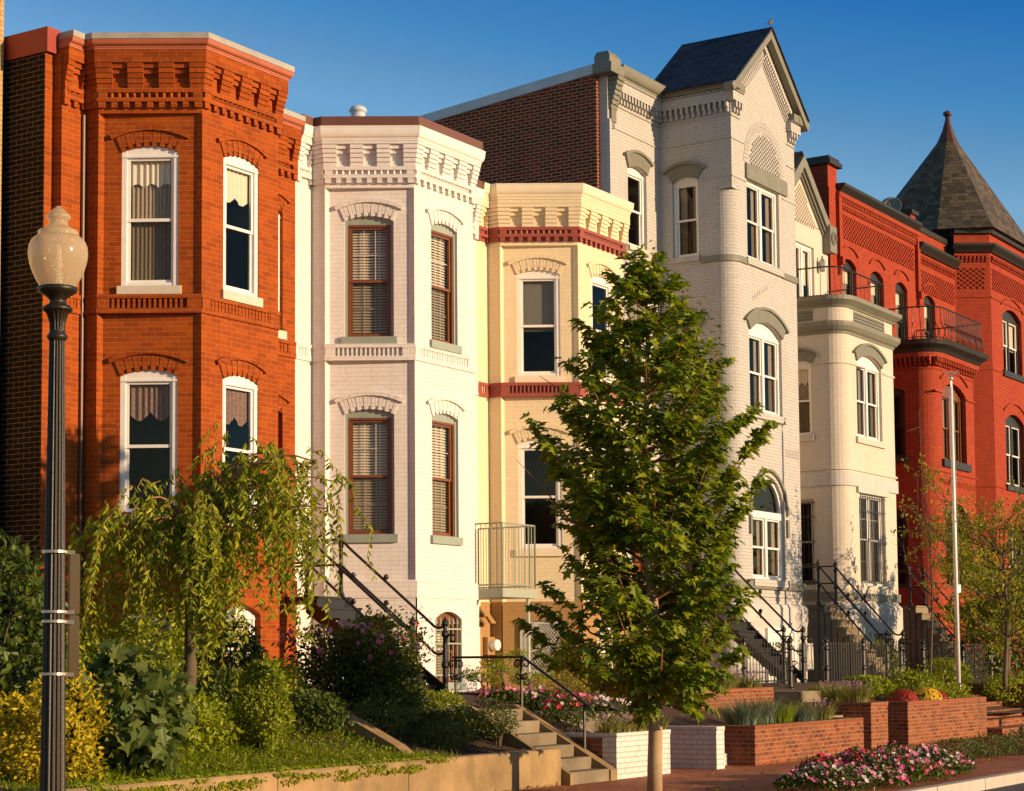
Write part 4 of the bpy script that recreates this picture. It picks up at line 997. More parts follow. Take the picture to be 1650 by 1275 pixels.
# ---- yellow brick house at the far left edge
org=(12.0,W,0); H0=empty('row_house',org,'pale yellow brick house, only the edge of its sunlit wall showing at the left border','house')
w=MB(); f=Fr(12,W+.9,18.84,W+.9); wall(w,f,0,f.L,.3,11.6,[(2.2,3.2,7,9,.1),(2.2,3.2,3.4,5.4,.1)]); w.poly([(12+f.L,W+.9,.3),(12+f.L,W+11,.3),(12+f.L,W+11,11.4),(12+f.L,W+.9,11.6)])
w.poly([(12,W+11,.3),(12,W+.9,.3),(12,W+.9,11.6),(12,W+11,11.4)])
w.build('wall',brick('yellow_brick',(.62,.42,.2),(.52,.33,.15),(.3,.2,.12)),H0,org)
r=MB(); r.poly([(12,W+.8,11.6),(12+f.L,W+.8,11.6),(12+f.L,W+11,11.4),(12,W+11,11.4)]); r.build('roof',M['lead'],H0,org)
window(H0,org,f,2.2,3.2,7,9,.1,sill=(.13,.05)); window(H0,org,f,2.2,3.2,3.4,5.4,.1,sill=(.13,.05))
# ------------------------------------------------------------------ street, pavement, yards
def sheet(name,x0,x1,y0,y1,z,mat,s=1.):
    m=MB(); m.poly([(x0,y0,z),(x1,y0,z),(x1,y1,z),(x0,y1,z)],[(x0*s,y0*s),(x1*s,y0*s),(x1*s,y1*s),(x0*s,y1*s)]); return tag(m.build(name,mat),kind='structure')
sheet('ground',-600,900,-700,800,-.22,M['soil'])
sheet('road',-200,400,-7.5,8.35,-.13,M['asphalt'])
sheet('pavement',-200,400,8.5,19.5,0.,M['paver'])
sheet('opposite_pavement',-200,400,-12,-7.5,0.,M['paver'])
k=MB(); x=-40
while x<120: wbox(k,x,x+1.78,8.35,8.5,-.2,.018); x+=1.8
tag(k.build('kerb',M['kerb']),kind='structure')
def gz(x,y):
    t=max(0,min(1,(y-13.05)/3.2)); t=t*t*(3-2*t)
    return .42+.66*t+.025*math.sin(x*1.7+y)*math.sin(y*2.3+x*.6)
def terrain(name,x0,x1,y0,y1,mat,st=.25):
    m=MB(); nx=int((x1-x0)/st)+1; ny=int((y1-y0)/st)+1
    def V(i,j): x=x0+(x1-x0)*i/nx; y=y0+(y1-y0)*j/ny; return (x,y,gz(x,y))
    for i in range(nx):
        for j in range(ny): m.poly([V(i,j),V(i+1,j),V(i+1,j+1),V(i,j+1)])
    return tag(m.build(name,mat,smooth=True),kind='structure')
terrain('garden_soil',4,21.5,13.02,19.6,M['soil'])
terrain('garden_soil',22.85,24.33,12.9,19.6,M['soil']); terrain('garden_soil',26.62,30.9,12.7,19.6,M['soil'])
terrain('garden_soil',30.9,32.3,14.62,19.6,M['soil'])
terrain('garden_soil',32.3,33.1,13.1,19.6,M['soil']); terrain('garden_soil',34.1,75,13.1,19.6,M['soil'])
m=MB(); wbox(m,21.5,22.85,14.36,19.55,0,.948); wbox(m,24.33,26.62,14.6,19.55,0,.80); wbox(m,30.9,32.3,13.4,14.6,0,.6); wbox(m,33.1,34.1,14.6,19.55,0,1.0)
tag(m.build('garden_path',M['concrete_step']),kind='structure')
# retaining wall of the first two gardens: weathered concrete, with a coping lip and joints
rw=MB(); x=4.; 
while x<21.4:
    x1=min(21.5,x+2.35); f=Fr(x,12.85,x1-.012,12.85)
    prism(rw,Fr(x,12.85,x,13.2),[(0,-.1),(.34,-.1),(.34,.46),(.02,.47),(0,.45)],0,(x1-.012-x),True); x=x1
rw=rw.build('retaining_wall',M['concrete'],None,(4,12.85,0)); tag(rw,'long stained concrete retaining wall along the pavement in front of the left gardens','wall')
ch=MB(); prism(ch,Fr(19.05,15.2,19.05,13.6),[(0,.5),(1.6,.3),(1.6,.50),(1.45,.60),(.55,1.02),(0,1.05)],-.22,0,True)
tag(ch.build('cheek_wall',M['concrete'],None,(19,15,0)),'low sloping concrete wall half buried between the grass and the mulch','wall')
# concrete steps up from the pavement with cheek walls
st=empty('garden_steps',(22,12.9,0),'worn concrete steps rising from the pavement beside the end of the retaining wall','steps')
m=MB(); n=6
for i in range(n):
    y=12.74+i*.27; wbox(m,21.56,22.55,y,y+.30,-.05,.158*(i+1))
m.build('step',M['concrete_step'],st,(22,12.9,0))
for xa,xb in ((21.5,21.565),(22.56,22.74)):
    m=MB(); prism(m,Fr(xa,14.5,xa,12.72) ,[(0,0),(1.78,0),(1.78,.14),(.25,1.0),(0,1.0)],-(xb-xa),0,True)
    m.build('cheek_wall',M['concrete'],st,(22,12.9,0))
def scroll(mb,c,ax,r,t=.012,turn=2.2,sg=1,zs=1):
    pts=[]
    for j in range(18):
        a=j/17*turn*PI; rr_=r*(1-.75*j/17)
        pts.append((c[0]+ax[0]*sg*(r-rr_*math.cos(a)),c[1]+ax[1]*sg*(r-rr_*math.cos(a)),c[2]+zs*rr_*math.sin(a)))
    tube(mb,pts,t,4,cap=False)
hr=empty('handrail',(22.7,14.2,.9),'thin black scrolled handrail beside the worn concrete steps','handrail')
m=MB(); o=(22.7,14.2,.9)
tube(m,[(22.7,15.35,1.66),(22.7,14.18,1.66),(22.7,13.16,1.0),(22.7,13.1,.94)],.02,6); m.build('rail',M['iron'],hr,o)
for (y,zb,zt) in ((15.3,.9,1.65),(14.2,.9,1.65),(13.2,.3,1.02)):
    m=MB(); tube(m,[(22.7,y,zb),(22.7,y,zt)],.022,6); m.build('post',M['iron'],hr,o)
m=MB()
for y in (15.3,14.2):
    for sg in (1,-1):
        scroll(m,(22.7,y,1.56),(0,1),.07,sg=sg); scroll(m,(22.7,y,1.40),(0,1),.055,sg=sg,zs=-1)
m.build('scrollwork',M['iron'],hr,o)
# raised brick planters
def planter(label,x0,x1,y0,y1,z1,mat,sidem=None,cap=True):
    o=((x0+x1)/2,y0,0); h=empty('brick_planter',o,label,'planter',None)
    m=MB(); f=Fr(x0,y0,x1,y0); box(m,f,0,f.L,-.1,z1-.06,-.22,0,True); f2=Fr(x1,y0+.22,x1,y1); 
    box(m,Fr(x1,y1,x1,y0+.22),0,y1-y0-.22,-.1,z1-.06,0,.22) if False else wbox(m,x1-.22,x1,y0+.22,y1,-.1,z1-.06)
    m.build('front_wall',M[mat],h,o)
    m=MB(); f=Fr(x0,y1,x0,y0+.22); box(m,f,0,f.L,-.1,z1-.06,-.22,0); m.build('side_wall',M[sidem or mat],h,o)
    m=MB(); xx=x0-.015
    while xx<x1-.05: wbox(m,xx,min(xx+.063,x1+.015),y0-.015,y0+.20,z1-.06,z1); xx+=.068
    yy=y0+.21
    while yy<y1-.05:
        wbox(m,x0-.015,x0+.2,yy,yy+.063,z1-.06,z1); wbox(m,x1-.2,x1+.015,yy,yy+.063,z1-.06,z1); yy+=.068
    m.build('brick_cap',M[mat],h,o); return h
planter('white painted brick planter at the foot of the concrete steps',22.78,24.33,12.75,13.6,.62,'brick_planter_white','brick_planter')
planter('narrow white painted brick pier wall right of the maple trunk',25.5,25.76,12.60,14.2,.62,'brick_planter_white')
planter('dark red brick planter of blue green grasses right of the maple',26.6,30.9,12.5,13.6,.60,'brick_planter')
planter('upper red brick terrace wall behind the blue green grasses',28.4,31.9,14.6,15.6,1.10,'brick_planter')
planter('small red brick planter with purple flowering grass',32.25,33.05,12.9,14.2,.82,'brick_planter')
planter('long sunlit brick planter carrying the red and yellow chrysanthemums',34.05,38.5,12.9,14.2,.80,'brick_planter')
m=MB(); wbox(m,25.76,26.6,12.95,13.2,-.05,.18); tag(m.build('threshold_step',M['brick_planter_white'],None,(26,13,0)),'low painted brick step between the white pier wall and the dark planter','step')
s2=empty('garden_steps',(40,13,0),'broad brick steps rising past the right end of the sunlit planter','steps'); m=MB()
for i in range(6): wbox(m,38.55,42.6,12.6+i*.42,12.6+i*.42+.44,-.05,.155*(i+1))
m.build('step',M['brick_planter'],s2,(40,13,0)); m=MB(); wbox(m,42.6,42.9,12.7,15.2,0,1.0); m.build('cheek_wall',M['brick_planter'],s2,(40,13,0))
m=MB(); wbox(m,42.95,60,12.8,13.1,-.05,.8); tag(m.build('brick_planter',M['brick_planter'],None,(50,12.8,0)),'far brick planter wall beyond the broad steps at the right border','planter')

# stoops with iron railings
def newel(mb,x,y,z0,h,r=.045,fat=True):
    p=[(r*1.7,0),(r*1.7,.05),(r*1.2,.08),(r,.12),(r*.9,h*.35),(r*1.35,h*.38),(r*1.35,h*.41),(r*.95,h*.45),(r*.85,h*.74),(r*1.3,h*.77),(r*1.3,h*.8),(r*.8,h*.83),(r*.7,h*.88),(r*1.2,h*.91),(r*1.25,h*.94),(r*.6,h*.97),(r*.2,h),(.001,h+.01)]
    lathe(mb,(x,y,z0),p,10)
def stoop(label,xa,xb,yl,zl,yb,zb,mat='concrete_step',solid=True,newh=1.15,orn=False,lab2=None):
    o=((xa+xb)/2,yb,zb); h=empty('entry_steps',o,label,'steps')
    n=max(4,round((zl-zb)/.18)); dy=(yl-yb-.15)/n; dz=(zl-zb)/n
    for i in range(n):
        y1=yb+.15+dy*i; z=zb+dz*(i+1)
        m=MB()
        if solid: wbox(m,xa+.04,xb-.04,y1,y1+dy+.02,zb-.3,z-.04); wbox(m,xa,xb,y1-.03,y1+dy+.01,z-.04,z)
        else: wbox(m,xa,xb,y1-.03,y1+dy,z-.035,z); wbox(m,xa,xb,y1+.0,y1+.015,z-dz,z-.035)
        m.build('step',M[mat],h,o)
    m=MB(); wbox(m,xa-.02,xb+.02,yl,W-.01,zl-.10,zl)
    if solid: wbox(m,xa+.04,xb-.04,yl,W-.01,zb-.3,zl-.10)
    m.build('landing',M[mat],h,o)
    if not solid:
        for x in (xa,xb):
            m=MB(); prism(m,Fr(x,yl,x,yb),[(0,zl-.25),(yl-yb,zb-.02),(yl-yb,zb+.16),(0,zl+.0)],-.015,.015,True); m.build('stringer',M['iron'],h,o)
    for x in (xa,xb):
        m=MB()
        yn,zn=yb,zb
        newel(m,x,yn,zn,newh); m.build('newel_post',M['iron'],h,o); m=MB(); newel(m,x,yl-.02,zl,1.05,.035)
        m.build('newel_post',M['iron'],h,o)
        m=MB()
        for dz_ in (.92,.52):
            z0=zl+dz_; z1=zb+dz_+.16
            pts=[(x,W-.05,z0),(x,yl-.02,z0)]
            for k in range(1,9): q=k/9; pts.append((x,yl+(yn+.22-yl)*q,z0+(z1-z0)*q))
            pts+=[(x,yn+.2,z1-.02),(x,yn+.12,z1-.05),(x,yn+.03,z1-.03)]
            tube(m,pts,.022,6); 
            q=.45; p=(x,yl+(yn-yl)*q,z0+(z1-z0)*q); ball(m,p,.045,6)
            if orn: tube(m,[(p[0],p[1],p[2]-.02),(p[0],p[1],p[2]-.12),(p[0],p[1],p[2]-.16)],[.03,.02,.004],5)
        scroll(m,(x,yn-.03,zn+.86),(0,-1),.09,.015,2.0); 
        m.build('railing',M['iron'],h,o)
    return h
stoop('black iron steps and railings leading down from the orange house door past the rose bush',23.35,24.2,18.5,2.62,16.5,1.08,mat='iron',solid=False,newh=1.2)
g4=stoop('black iron steps with ornate railings in front of the grey gabled house',35.25,36.2,17.6,2.72,15.9,1.12,mat='iron',solid=False,orn=True)
stoop('stone steps with black rails climbing to the ivory house door',41.3,42.3,17.75,2.85,16.1,1.1,orn=True)
stoop('stone steps with black rails climbing to the red house door',47.55,48.6,17.9,2.95,16.2,1.1,orn=True)
# ornate cast panel by the grey house steps
m=MB(); f=Fr(36.25,16.9,36.25,15.95)
for k in range(4):
    for j in range(3):
        c=f.P(.12+k*.24,1.3+j*.2+.25*(3-k)*.35,0); scroll(m,c,(0,-1),.07,.014,2.2,1 if (k+j)%2 else -1)
tag(m.build('garden_screen',M['iron'],None,(36.25,16.4,1.1)),'ornamental scrolled iron screen beside the grey house steps','screen')
# fences
def fence(label,pts,z0,z1,pitch=.13,posts=True,org=None):
    o=(*pts[0],z0); h=empty('iron_fence',o,label,'fence'); m=MB(); r=MB()
    for i in range(len(pts)-1):
        (xa,ya),(xb,yb)=pts[i],pts[i+1]; L=math.hypot(xb-xa,yb-ya); n=int(L/pitch)
        for z in (z0+.1,z1-.12): tube(r,[(xa,ya,z),(xb,yb,z)],.014,4)
        for k in range(n+1):
            q=k/n; x,y=xa+(xb-xa)*q,ya+(yb-ya)*q
            tube(m,[(x,y,z0),(x,y,z1),(x,y,z1+.05),(x,y,z1+.1)],[.009,.009,.018,.002],4,cap=False)
            if k<n:
                x2,y2=xa+(xb-xa)*(k+1)/n,ya+(yb-ya)*(k+1)/n
                if k%2==0: tube(m,[(x+(x2-x)*(.5-.5*math.cos(a)),y+(y2-y)*(.5-.5*math.cos(a)),z1-.1+.08*math.sin(a)) for a in [PI*j/6 for j in range(7)]],.006,4,cap=False)
    m=m.build('picket_run',M['iron'],h,o); r.build('rail',M['iron'],h,o)
    for x,y in pts:
        p=MB(); newel(p,x,y,z0-.1,z1-z0+.3,.05); p.build('post',M['iron'],h,o)
    return h
fence('black iron fence with hooped pickets between the grey house steps and the ivory house steps',[(36.9,15.7),(38.9,15.7),(41.1,15.7)],1.08,1.85)
fence('dark iron fence farther along in front of the first red house',[(42.5,15.7),(45.2,15.7),(47.3,15.7)],1.08,1.85)
fence('short black iron fence left of the grey house steps, behind the maple foliage',[(33.0,15.7),(35.1,15.7)],1.08,1.85)
# green landing with railing by the white house side door
o=(29.05,18.8,2.8); h=empty('entry_landing',o,'pale green metal landing with a barred railing between the white and cream houses','balcony')
m=MB(); wbox(m,28.5,29.66,18.2,W-.01,2.73,2.88); m.build('platform',M['green_metal'],h,o)
g=MB()
for pth in (((28.53,W-.05),(28.53,18.23)),((28.53,18.23),(29.63,18.23)),((29.63,18.23),(29.63,W-.05))):
    (xa,ya),(xb,yb)=pth; L=math.hypot(xb-xa,yb-ya); n=round(L/.115)
    for z in (2.95,4.04): tube(g,[(xa,ya,z),(xb,yb,z)],.014,4)
    for k in range(n+1): q=k/n; tube(g,[(xa+(xb-xa)*q,ya+(yb-ya)*q,2.9),(xa+(xb-xa)*q,ya+(yb-ya)*q,4.04)],.009 if k%n else .02,4,cap=False)
g.build('railing',M['green_metal'],h,o)
m=MB(); tube(m,[(29.5,18.3,.6),(29.5,18.3,2.73)],.035,8); tube(m,[(28.62,19.3,.6),(28.62,19.3,2.73)],.035,8); m.build('support_post',M['green_metal'],h,o)
# meter and vent hood on the cream house corner
m=MB(); o=(30.0,W,1.9); mt=empty('electric_meter',o,'round glass electric meter on a tan box at the cream house corner','meter')
f=Fr(29.8,W,30.2,W); box(m,f,.0,.26,1.72,2.05,0,.13); tube(m,[f.P(.13,1.0,.06),f.P(.13,1.72,.06)],.02,6); m.build('meter_box',M['brick_tan'],mt,o)
m=MB(); c=f.P(.15,1.9,.13)
n=16
for (r0,d0),(r1,d1) in (((.11,0),(.11,.10)),((.11,.10),(.10,.13)),((.10,.13),(.001,.14))):
    for k in range(n):
        a0,a1=2*PI*k/n,2*PI*(k+1)/n
        m.poly([f.P(.15+r0*math.cos(a0),1.9+r0*math.sin(a0),.13+d0),f.P(.15+r0*math.cos(a1),1.9+r0*math.sin(a1),.13+d0),f.P(.15+r1*math.cos(a1),1.9+r1*math.sin(a1),.13+d1),f.P(.15+r1*math.cos(a0),1.9+r1*math.sin(a0),.13+d1)])
m.build('dial',M['white'],mt,o)
m=MB(); 
for k,(u,z) in enumerate(((.0,2.55),(.0,2.38),(.2,2.42))):
    prism(m,Fr(*f.P(-.12+u,0,0)[:2],*f.P(-.12+u,0,.2)[:2]),[(0,z),(.16,z-.12),(.16,z-.10),(0,z+.1)],-.16,0,True)
tag(m.build('vent_hood',M['brick_tan'],None,(29.8,W,2.4)),'tan louvred vent hoods above the electric meter','vent')

# ---- street lamp
def lamp(x,y,label):
    o=(x,y,0); h=empty('street_lamp',o,label,'street lamp')
    m=MB(); lathe(m,o,[(.26,0),(.26,.10),(.22,.14),(.20,.34),(.16,.42),(.14,.46),(.17,.49),(.15,.53),(.105,.57)],24); m.build('base',M['post_iron'],h,o)
    m=MB(); prof=[(.099-.038*min(1,(z-.55)/3.6),z) for z in [.55+3.6*i/12 for i in range(13)]]; lathe(m,o,prof,96,flute=.014,fn=16); m.build('post',M['post_iron'],h,o,True)
    m=MB(); lathe(m,o,[(.062,4.13),(.080,4.15),(.082,4.17),(.064,4.19),(.062,4.21)],24); m.build('collar',M['post_iron'],h,o,True)
    m=MB(); lathe(m,o,[(.058,4.2),(.062,4.27),(.082,4.34),(.108,4.37)],64,flute=.014,fn=16); lathe(m,o,[(.108,4.365),(.118,4.375),(.118,4.39),(.10,4.405),(.066,4.425),(.062,4.44),(.066,4.455),(.09,4.48),(.13,4.505),(.152,4.52),(.156,4.55),(.13,4.56)],28); m.build('capital',M['post_iron'],h,o,True)
    pts=[(690,.137),(660,.152),(630,.172),(600,.189),(560,.206),(520,.220),(480,.229),(450,.231),(420,.229),(400,.226),(370,.212),(350,.197),(335,.175),(326,.157),(322,.157),(300,.157),(290,.150),(285,.132),(270,.105),(255,.085),(240,.073),(225,.074),(213,.084),(207,.094),(190,.096),(182,.094),(178,.08),(160,.066),(145,.05),(132,.03),(125,.022),(118,.016),(117,.001)]
    m=MB(); lathe(m,o,[(r,5.335-z*.001138) for z,r in pts],48)
    m.build('globe',M['globe'],h,o,True)
    m=MB(); lathe(m,o,[(.04,4.56),(.04,4.66),(.03,4.68),(.035,4.74),(.03,4.84),(.02,4.88),(.001,4.9)],16); m.build('bulb_holder',M['white'],h,o,True)
    return h
mt_,nt_,b_,o_=newmat('rippled_globe_glass')
b_.inputs['Base Color'].default_value=(.95,.78,.50,1); b_.inputs['Roughness'].default_value=.14; b_.inputs['Specular IOR Level'].default_value=.8
tr_=N(nt_,'BsdfTransparent'); tr_.inputs[0].default_value=(.95,.9,.8,1); tl_=N(nt_,'BsdfTranslucent'); tl_.inputs[0].default_value=(.95,.72,.42,1)
wv=N(nt_,'TexVoronoi'); wv.inputs['Scale'].default_value=130; nt_.links.new(N(nt_,'NewGeometry').outputs['Position'],wv.inputs['Vector'])
bump(nt_,b_,wv.outputs['Distance'],.8,.010)
m1=N(nt_,'MixShader'); m1.inputs[0].default_value=.5; nt_.links.new(b_.outputs[0],m1.inputs[1]); nt_.links.new(tl_.outputs[0],m1.inputs[2])
m2=N(nt_,'MixShader'); m2.inputs[0].default_value=.3; b_.inputs['Coat Weight'].default_value=1.; b_.inputs['Coat Roughness'].default_value=.12; nt_.links.new(m1.outputs[0],m2.inputs[1]); nt_.links.new(tr_.outputs[0],m2.inputs[2]); nt_.links.new(m2.outputs[0],o_.inputs[0])
M['globe']=mt_
LX,LY=10.72,10.97
lamp(LX,LY,'fluted black street lamp with a frosted acorn globe in the left foreground')
lamp(40.05,10.6,'distant street lamp beyond the right border, seen only by its shadow on the grey house')
o=(LX,LY,2.2); h=empty('sign_pair',o,'two thin street signs seen edge on, strapped to the lamp post','sign')
for z in (2.475,2.01,1.935,1.53): m=MB(); lathe(m,(LX,LY,z-.012),[(.094,0),(.10,.002),(.10,.022),(.094,.024)],24); box(m,Fr(LX,LY,LX+.107,LY-.169),.08,.15,z-.02,z+.01,-.01,.01); m.build('strap',M['band_metal'],h,o)
for z0,z1 in ((2.0,2.475),(1.5,1.985)):
    m=MB(); f=Fr(LX+.064,LY-.100,LX+.064+.36*math.cos(rad(33)),LY-.1+.36*math.sin(rad(33)))
    def rr_(u0,u1,z0,z1,r=.03): 
        pts=[]
        for cx2,cz2,a0 in ((u0+r,z0+r,180),(u1-r,z0+r,270),(u1-r,z1-r,0),(u0+r,z1-r,90)):
            for k in range(5): a=rad(a0+k*22.5); pts.append((cx2+r*math.cos(a),cz2+r*math.sin(a)))
        return pts
    prism(m,f,rr_(0,.36,z0,z1),-.014,.0,True); m.build('sign_plate',M['sign_back'],h,o)
# flag pole
o=(40.0,14.0,.9); h=empty('flagpole',o,'slim white flagpole topped by a small ball, in front of the red houses','flagpole')
m=MB(); tube(m,[(40,14,.9),(40,14,7.45)],.050,12,.036); m.build('pole',M['white'],h,o,True)
m=MB(); tube(m,[(40,14,7.45),(40,14,7.66)],.018,6); ball(m,(40,14,7.62),.055,8)
for sg in (-1,1): m.raw([(40,14,7.74),(40+.09*sg,14-.16*sg,7.80),(40+.05*sg,14-.10*sg,7.72),(40,14.02,7.70)],[(0,1,2,3)])
m.build('finial',M['band_metal'],h,o)
m=MB(); box(m,Fr(40.05,14,40.12,13.95),0,.08,3.0,3.16,-.02,.02); tube(m,[(40.07,13.95,3.1),(40.06,13.96,7.4)],.004,3); m.build('cleat',M['band_metal'],h,o)

# houses added across the road, unseen behind the camera, so the glass reflects something
rb=random.Random(5)
for i,(xa,xb,hh,yy) in enumerate(((-34,-22,10.2,-17),(-21.5,-9,9.4,-16.5),(-8.5,3,9.0,-17))):
    h=empty('row_house',(xa,yy,0),['flat roofed brick house across the road, farthest to the left behind the camera','flat roofed brick house across the road, second from the left behind the camera','flat roofed brick house across the road, third from the left behind the camera','low brick house across the road beside the first gap','low brick house across the road between the two gaps','low brick house across the road opposite the grey gabled house','low brick house across the road, farthest to the right'][i],'house','houses across the road')
    m=MB(); f=Fr(xb,yy,xa,yy); L=xb-xa; n=int(L/2.4); hs=[]
    for k in range(n):
        u=L*(k+.5)/n
        for z in (1.2,4.3):
            if z+2<hh-.5: hs.append((u-.5,u+.5,z,z+1.7,.1))
    wall(m,f,0,L,0,hh,hs)
    for (x_,s_) in ((xa,1),(xb,-1)): m.poly([(x_,yy,0),(x_,yy-9,0),(x_,yy-9,hh),(x_,yy,hh)],[(0,0),(9,0),(9,hh),(0,hh)])
    m.poly([(xa,yy-9,0),(xb,yy-9,0),(xb,yy-9,hh),(xa,yy-9,hh)]); m.build('wall',M['brick1' if i%2 else 'brick_party'],h,(xa,yy,0))
    m=MB(); m.poly([(xa,yy,hh-.1),(xb,yy,hh-.1),(xb,yy-9,hh-.1),(xa,yy-9,hh-.1)]); m.build('roof',M['lead'],h,(xa,yy,0))
    m=MB(); band(m,[(xb,yy),(xa,yy)],hh-.3,hh+.1,.25,-.1); m.build('cornice',M['lead'],h,(xa,yy,0))
    for q in hs: window(h,(xa,yy,0),f,*q,inside='none',sill=(.12,.05))
# ------------------------------------------------------------------ vegetation
V3=Vector
MAPLE=[(0,0),(-.04,.16),(.10,.40),(.24,.22),(.40,.30),(.60,.52),(.62,.20),(.80,.13),(1,0)]
OVAL=[(0,0),(.25,.24),(.6,.25),(1,0)]
LANCE=[(0,0),(.3,.17),(.65,.13),(1,0)]
FIG=[(0,0),(-.05,.25),(.2,.55),(.35,.25),(.62,.55),(.72,.18),(1,0)]
BLOB=[(0,0),(.15,.35),(.6,.42),(.95,.2),(1,0)]
def leaf(mb,p,t,n,s,shape,fold=.25,droop=.15):
    t=t.normalized(); b=t.cross(n)
    if b.length<1e-3: b=t.orthogonal()
    b.normalize(); n=b.cross(t)
    k=len(mb.v)
    def q(a,c): v=p+t*(a*s)+b*(c*s)+n*(abs(c)*s*fold-a*a*s*droop); return (v.x,v.y,v.z)
    L=[q(a,c) for a,c in shape]; Rr=[q(a,-c) for a,c in shape[1:-1]]
    mb.v.extend(L+Rr); m=len(shape)
    mb.f.append(tuple(range(k+m-1,k-1,-1))); mb.uv.append([(0,0)]*m)
    mb.f.append((k,)+tuple(range(k+m,k+m+m-2))+(k+m-1,)); mb.uv.append([(0,0)]*m)
def blade(mb,p,d,h,w,bend):
    """grass blade: arching strip"""
    d=d.normalized(); sd=V3((-d.y,d.x,0)); 
    if sd.length<.01: sd=V3((1,0,0))
    sd.normalize(); k=len(mb.v); n=3
    for i in range(n+1):
        q=i/n; c=p+V3((0,0,h*(q-.35*bend*q*q)))+V3((d.x,d.y,0))*(h*bend*q*q); ww=w*(1-q*.9)
        mb.v.append(tuple(c-sd*ww)); mb.v.append(tuple(c+sd*ww))
    for i in range(n): mb.f.append((k+2*i,k+2*i+1,k+2*i+3,k+2*i+2)); mb.uv.append([(0,0)]*4)
def rv(r): 
    while True:
        v=V3((r.uniform(-1,1),r.uniform(-1,1),r.uniform(-1,1)))
        if .05<v.length<1: return v.normalized()
L_=dict(
 maple=leafm('maple_leaf',(.11,.175,.010),(.21,.28,.014),(.40,.42,.02),.42),
 weep=leafm('weeping_leaf',(.18,.25,.012),(.32,.38,.018),(.52,.52,.03),.45),
 dark=leafm('dark_leaf',(.04,.075,.010),(.075,.12,.014),(.14,.17,.02),.3),
 gold=leafm('golden_leaf',(.26,.25,.014),(.55,.44,.020),(.80,.60,.03),.4),
 fig=leafm('broad_leaf',(.09,.14,.03),(.14,.19,.04),(.22,.25,.06),.4),
 arb=leafm('bright_conifer',(.16,.22,.010),(.26,.31,.014),(.36,.38,.02),.35),
 rose=leafm('rose_leaf',(.05,.08,.010),(.09,.12,.012),(.20,.20,.02),.35),
 jun=leafm('juniper',(.06,.09,.015),(.10,.14,.02),(.17,.19,.03),.3),
 grass=leafm('grass_blade',(.14,.22,.010),(.24,.33,.014),(.42,.44,.03),.45),
 blue=leafm('blue_green_blade',(.10,.15,.10),(.16,.21,.14),(.24,.26,.16),.3),
 lir=leafm('liriope_blade',(.12,.14,.03),(.24,.25,.06),(.42,.36,.12),.35),
 yel=leafm('autumn_leaf',(.20,.17,.02),(.30,.24,.03),(.48,.24,.02),.4),
 sparse=leafm('thin_tree_leaf',(.16,.20,.015),(.32,.34,.02),(.60,.46,.03),.45),
 pink=leafm('pink_petal',(.75,.10,.25),(.80,.22,.36),(.85,.35,.45),.3),
 red=leafm('red_petal',(.55,.012,.03),(.70,.02,.06),(.75,.05,.12),.3),
 white=leafm('white_petal',(.75,.66,.62),(.80,.72,.68),(.80,.60,.62),.3),
 hot=leafm('hot_pink_petal',(.80,.06,.16),(.85,.12,.25),(.88,.2,.32),.4),
 mag=leafm('magenta_petal',(.55,.03,.22),(.65,.06,.30),(.70,.25,.45),.3),
 yelf=leafm('yellow_petal',(.75,.42,.01),(.80,.50,.02),(.80,.55,.04),.3),
 redf=leafm('dark_red_petal',(.30,.015,.012),(.40,.02,.015),(.45,.04,.02),.3),
 purp=leafm('purple_spike',(.32,.17,.30),(.42,.24,.38),(.5,.32,.42),.3))
def plant(name,label,cat,o,group=None): return empty(name,o,label,cat,group)
def lump(v,sd,a=.2): return 1+a*math.sin(v.x*3.1+sd)*math.sin(v.y*2.7+sd*1.3)+a*.8*math.sin(v.z*4.3+v.x*5+sd*2.1)
def bush(name,label,cat,c,rx,ry,rz,n,size,mat,shape=OVAL,sd=1,flowers=None,cone=0.,up=.3,inner=.55,group=None,stems=7,hang=0.,flat=0.):
    """c = base centre; foliage fills a lumpy ellipsoid of height 2*rz"""
    r=random.Random(sd); h=plant(name,label,cat,c,group); m=MB(); C=V3(c)+V3((0,0,rz))
    for i in range(n):
        v=rv(r); k=(inner+(1-inner)*r.random()**.6)*lump(v,sd)*(1+.06*r.gauss(0,1))
        z=v.z*k; tp=1-cone*(.5+.5*max(-1,min(1,z)))
        p=C+V3((v.x*rx*k*tp,v.y*ry*k*tp,z*rz))
        if p.z<c[2]-.02: p.z=c[2]+r.uniform(0,.1)
        out=V3((v.x,v.y,v.z*.7)); t=(out*.7+rv(r)*.8+V3((0,0,up-hang))); nn=(V3((0,0,.5))+out*.8+rv(r)*.7)
        leaf(m,p,t,nn,size*r.uniform(.65,1.25),shape,.2)
    m.build('foliage',L_[mat],h,c)
    s=MB()
    for i in range(stems):
        v=rv(r); v.z=abs(v.z)*.8+.3; e=C+V3((v.x*rx*.75,v.y*ry*.75,v.z*rz*.6)); b=V3(c)+V3((r.uniform(-.06,.06),r.uniform(-.06,.06),-.15))
        mid=(b+e)/2+V3((0,0,rz*.15)); tube(s,[b,mid,e],.018*max(.5,rz),5,.004)
    s.build('stem',M['bark'],h,c)
    if flowers:
        for fm,k_,fs in flowers:
            f=MB()
            for i in range(k_):
                v=rv(r); v.z=abs(v.z); k=lump(v,sd)*r.uniform(.95,1.12); tp=1-cone*(.5+.5*v.z)
                p=C+V3((v.x*rx*k*tp,v.y*ry*k*tp,(v.z*.75+.3)*rz*k))
                flower(f,p,V3((v.x,v.y-.6,v.z+.3)),fs*r.uniform(.8,1.2),r)
            f.build('flower',L_[fm],h,c)
    return h
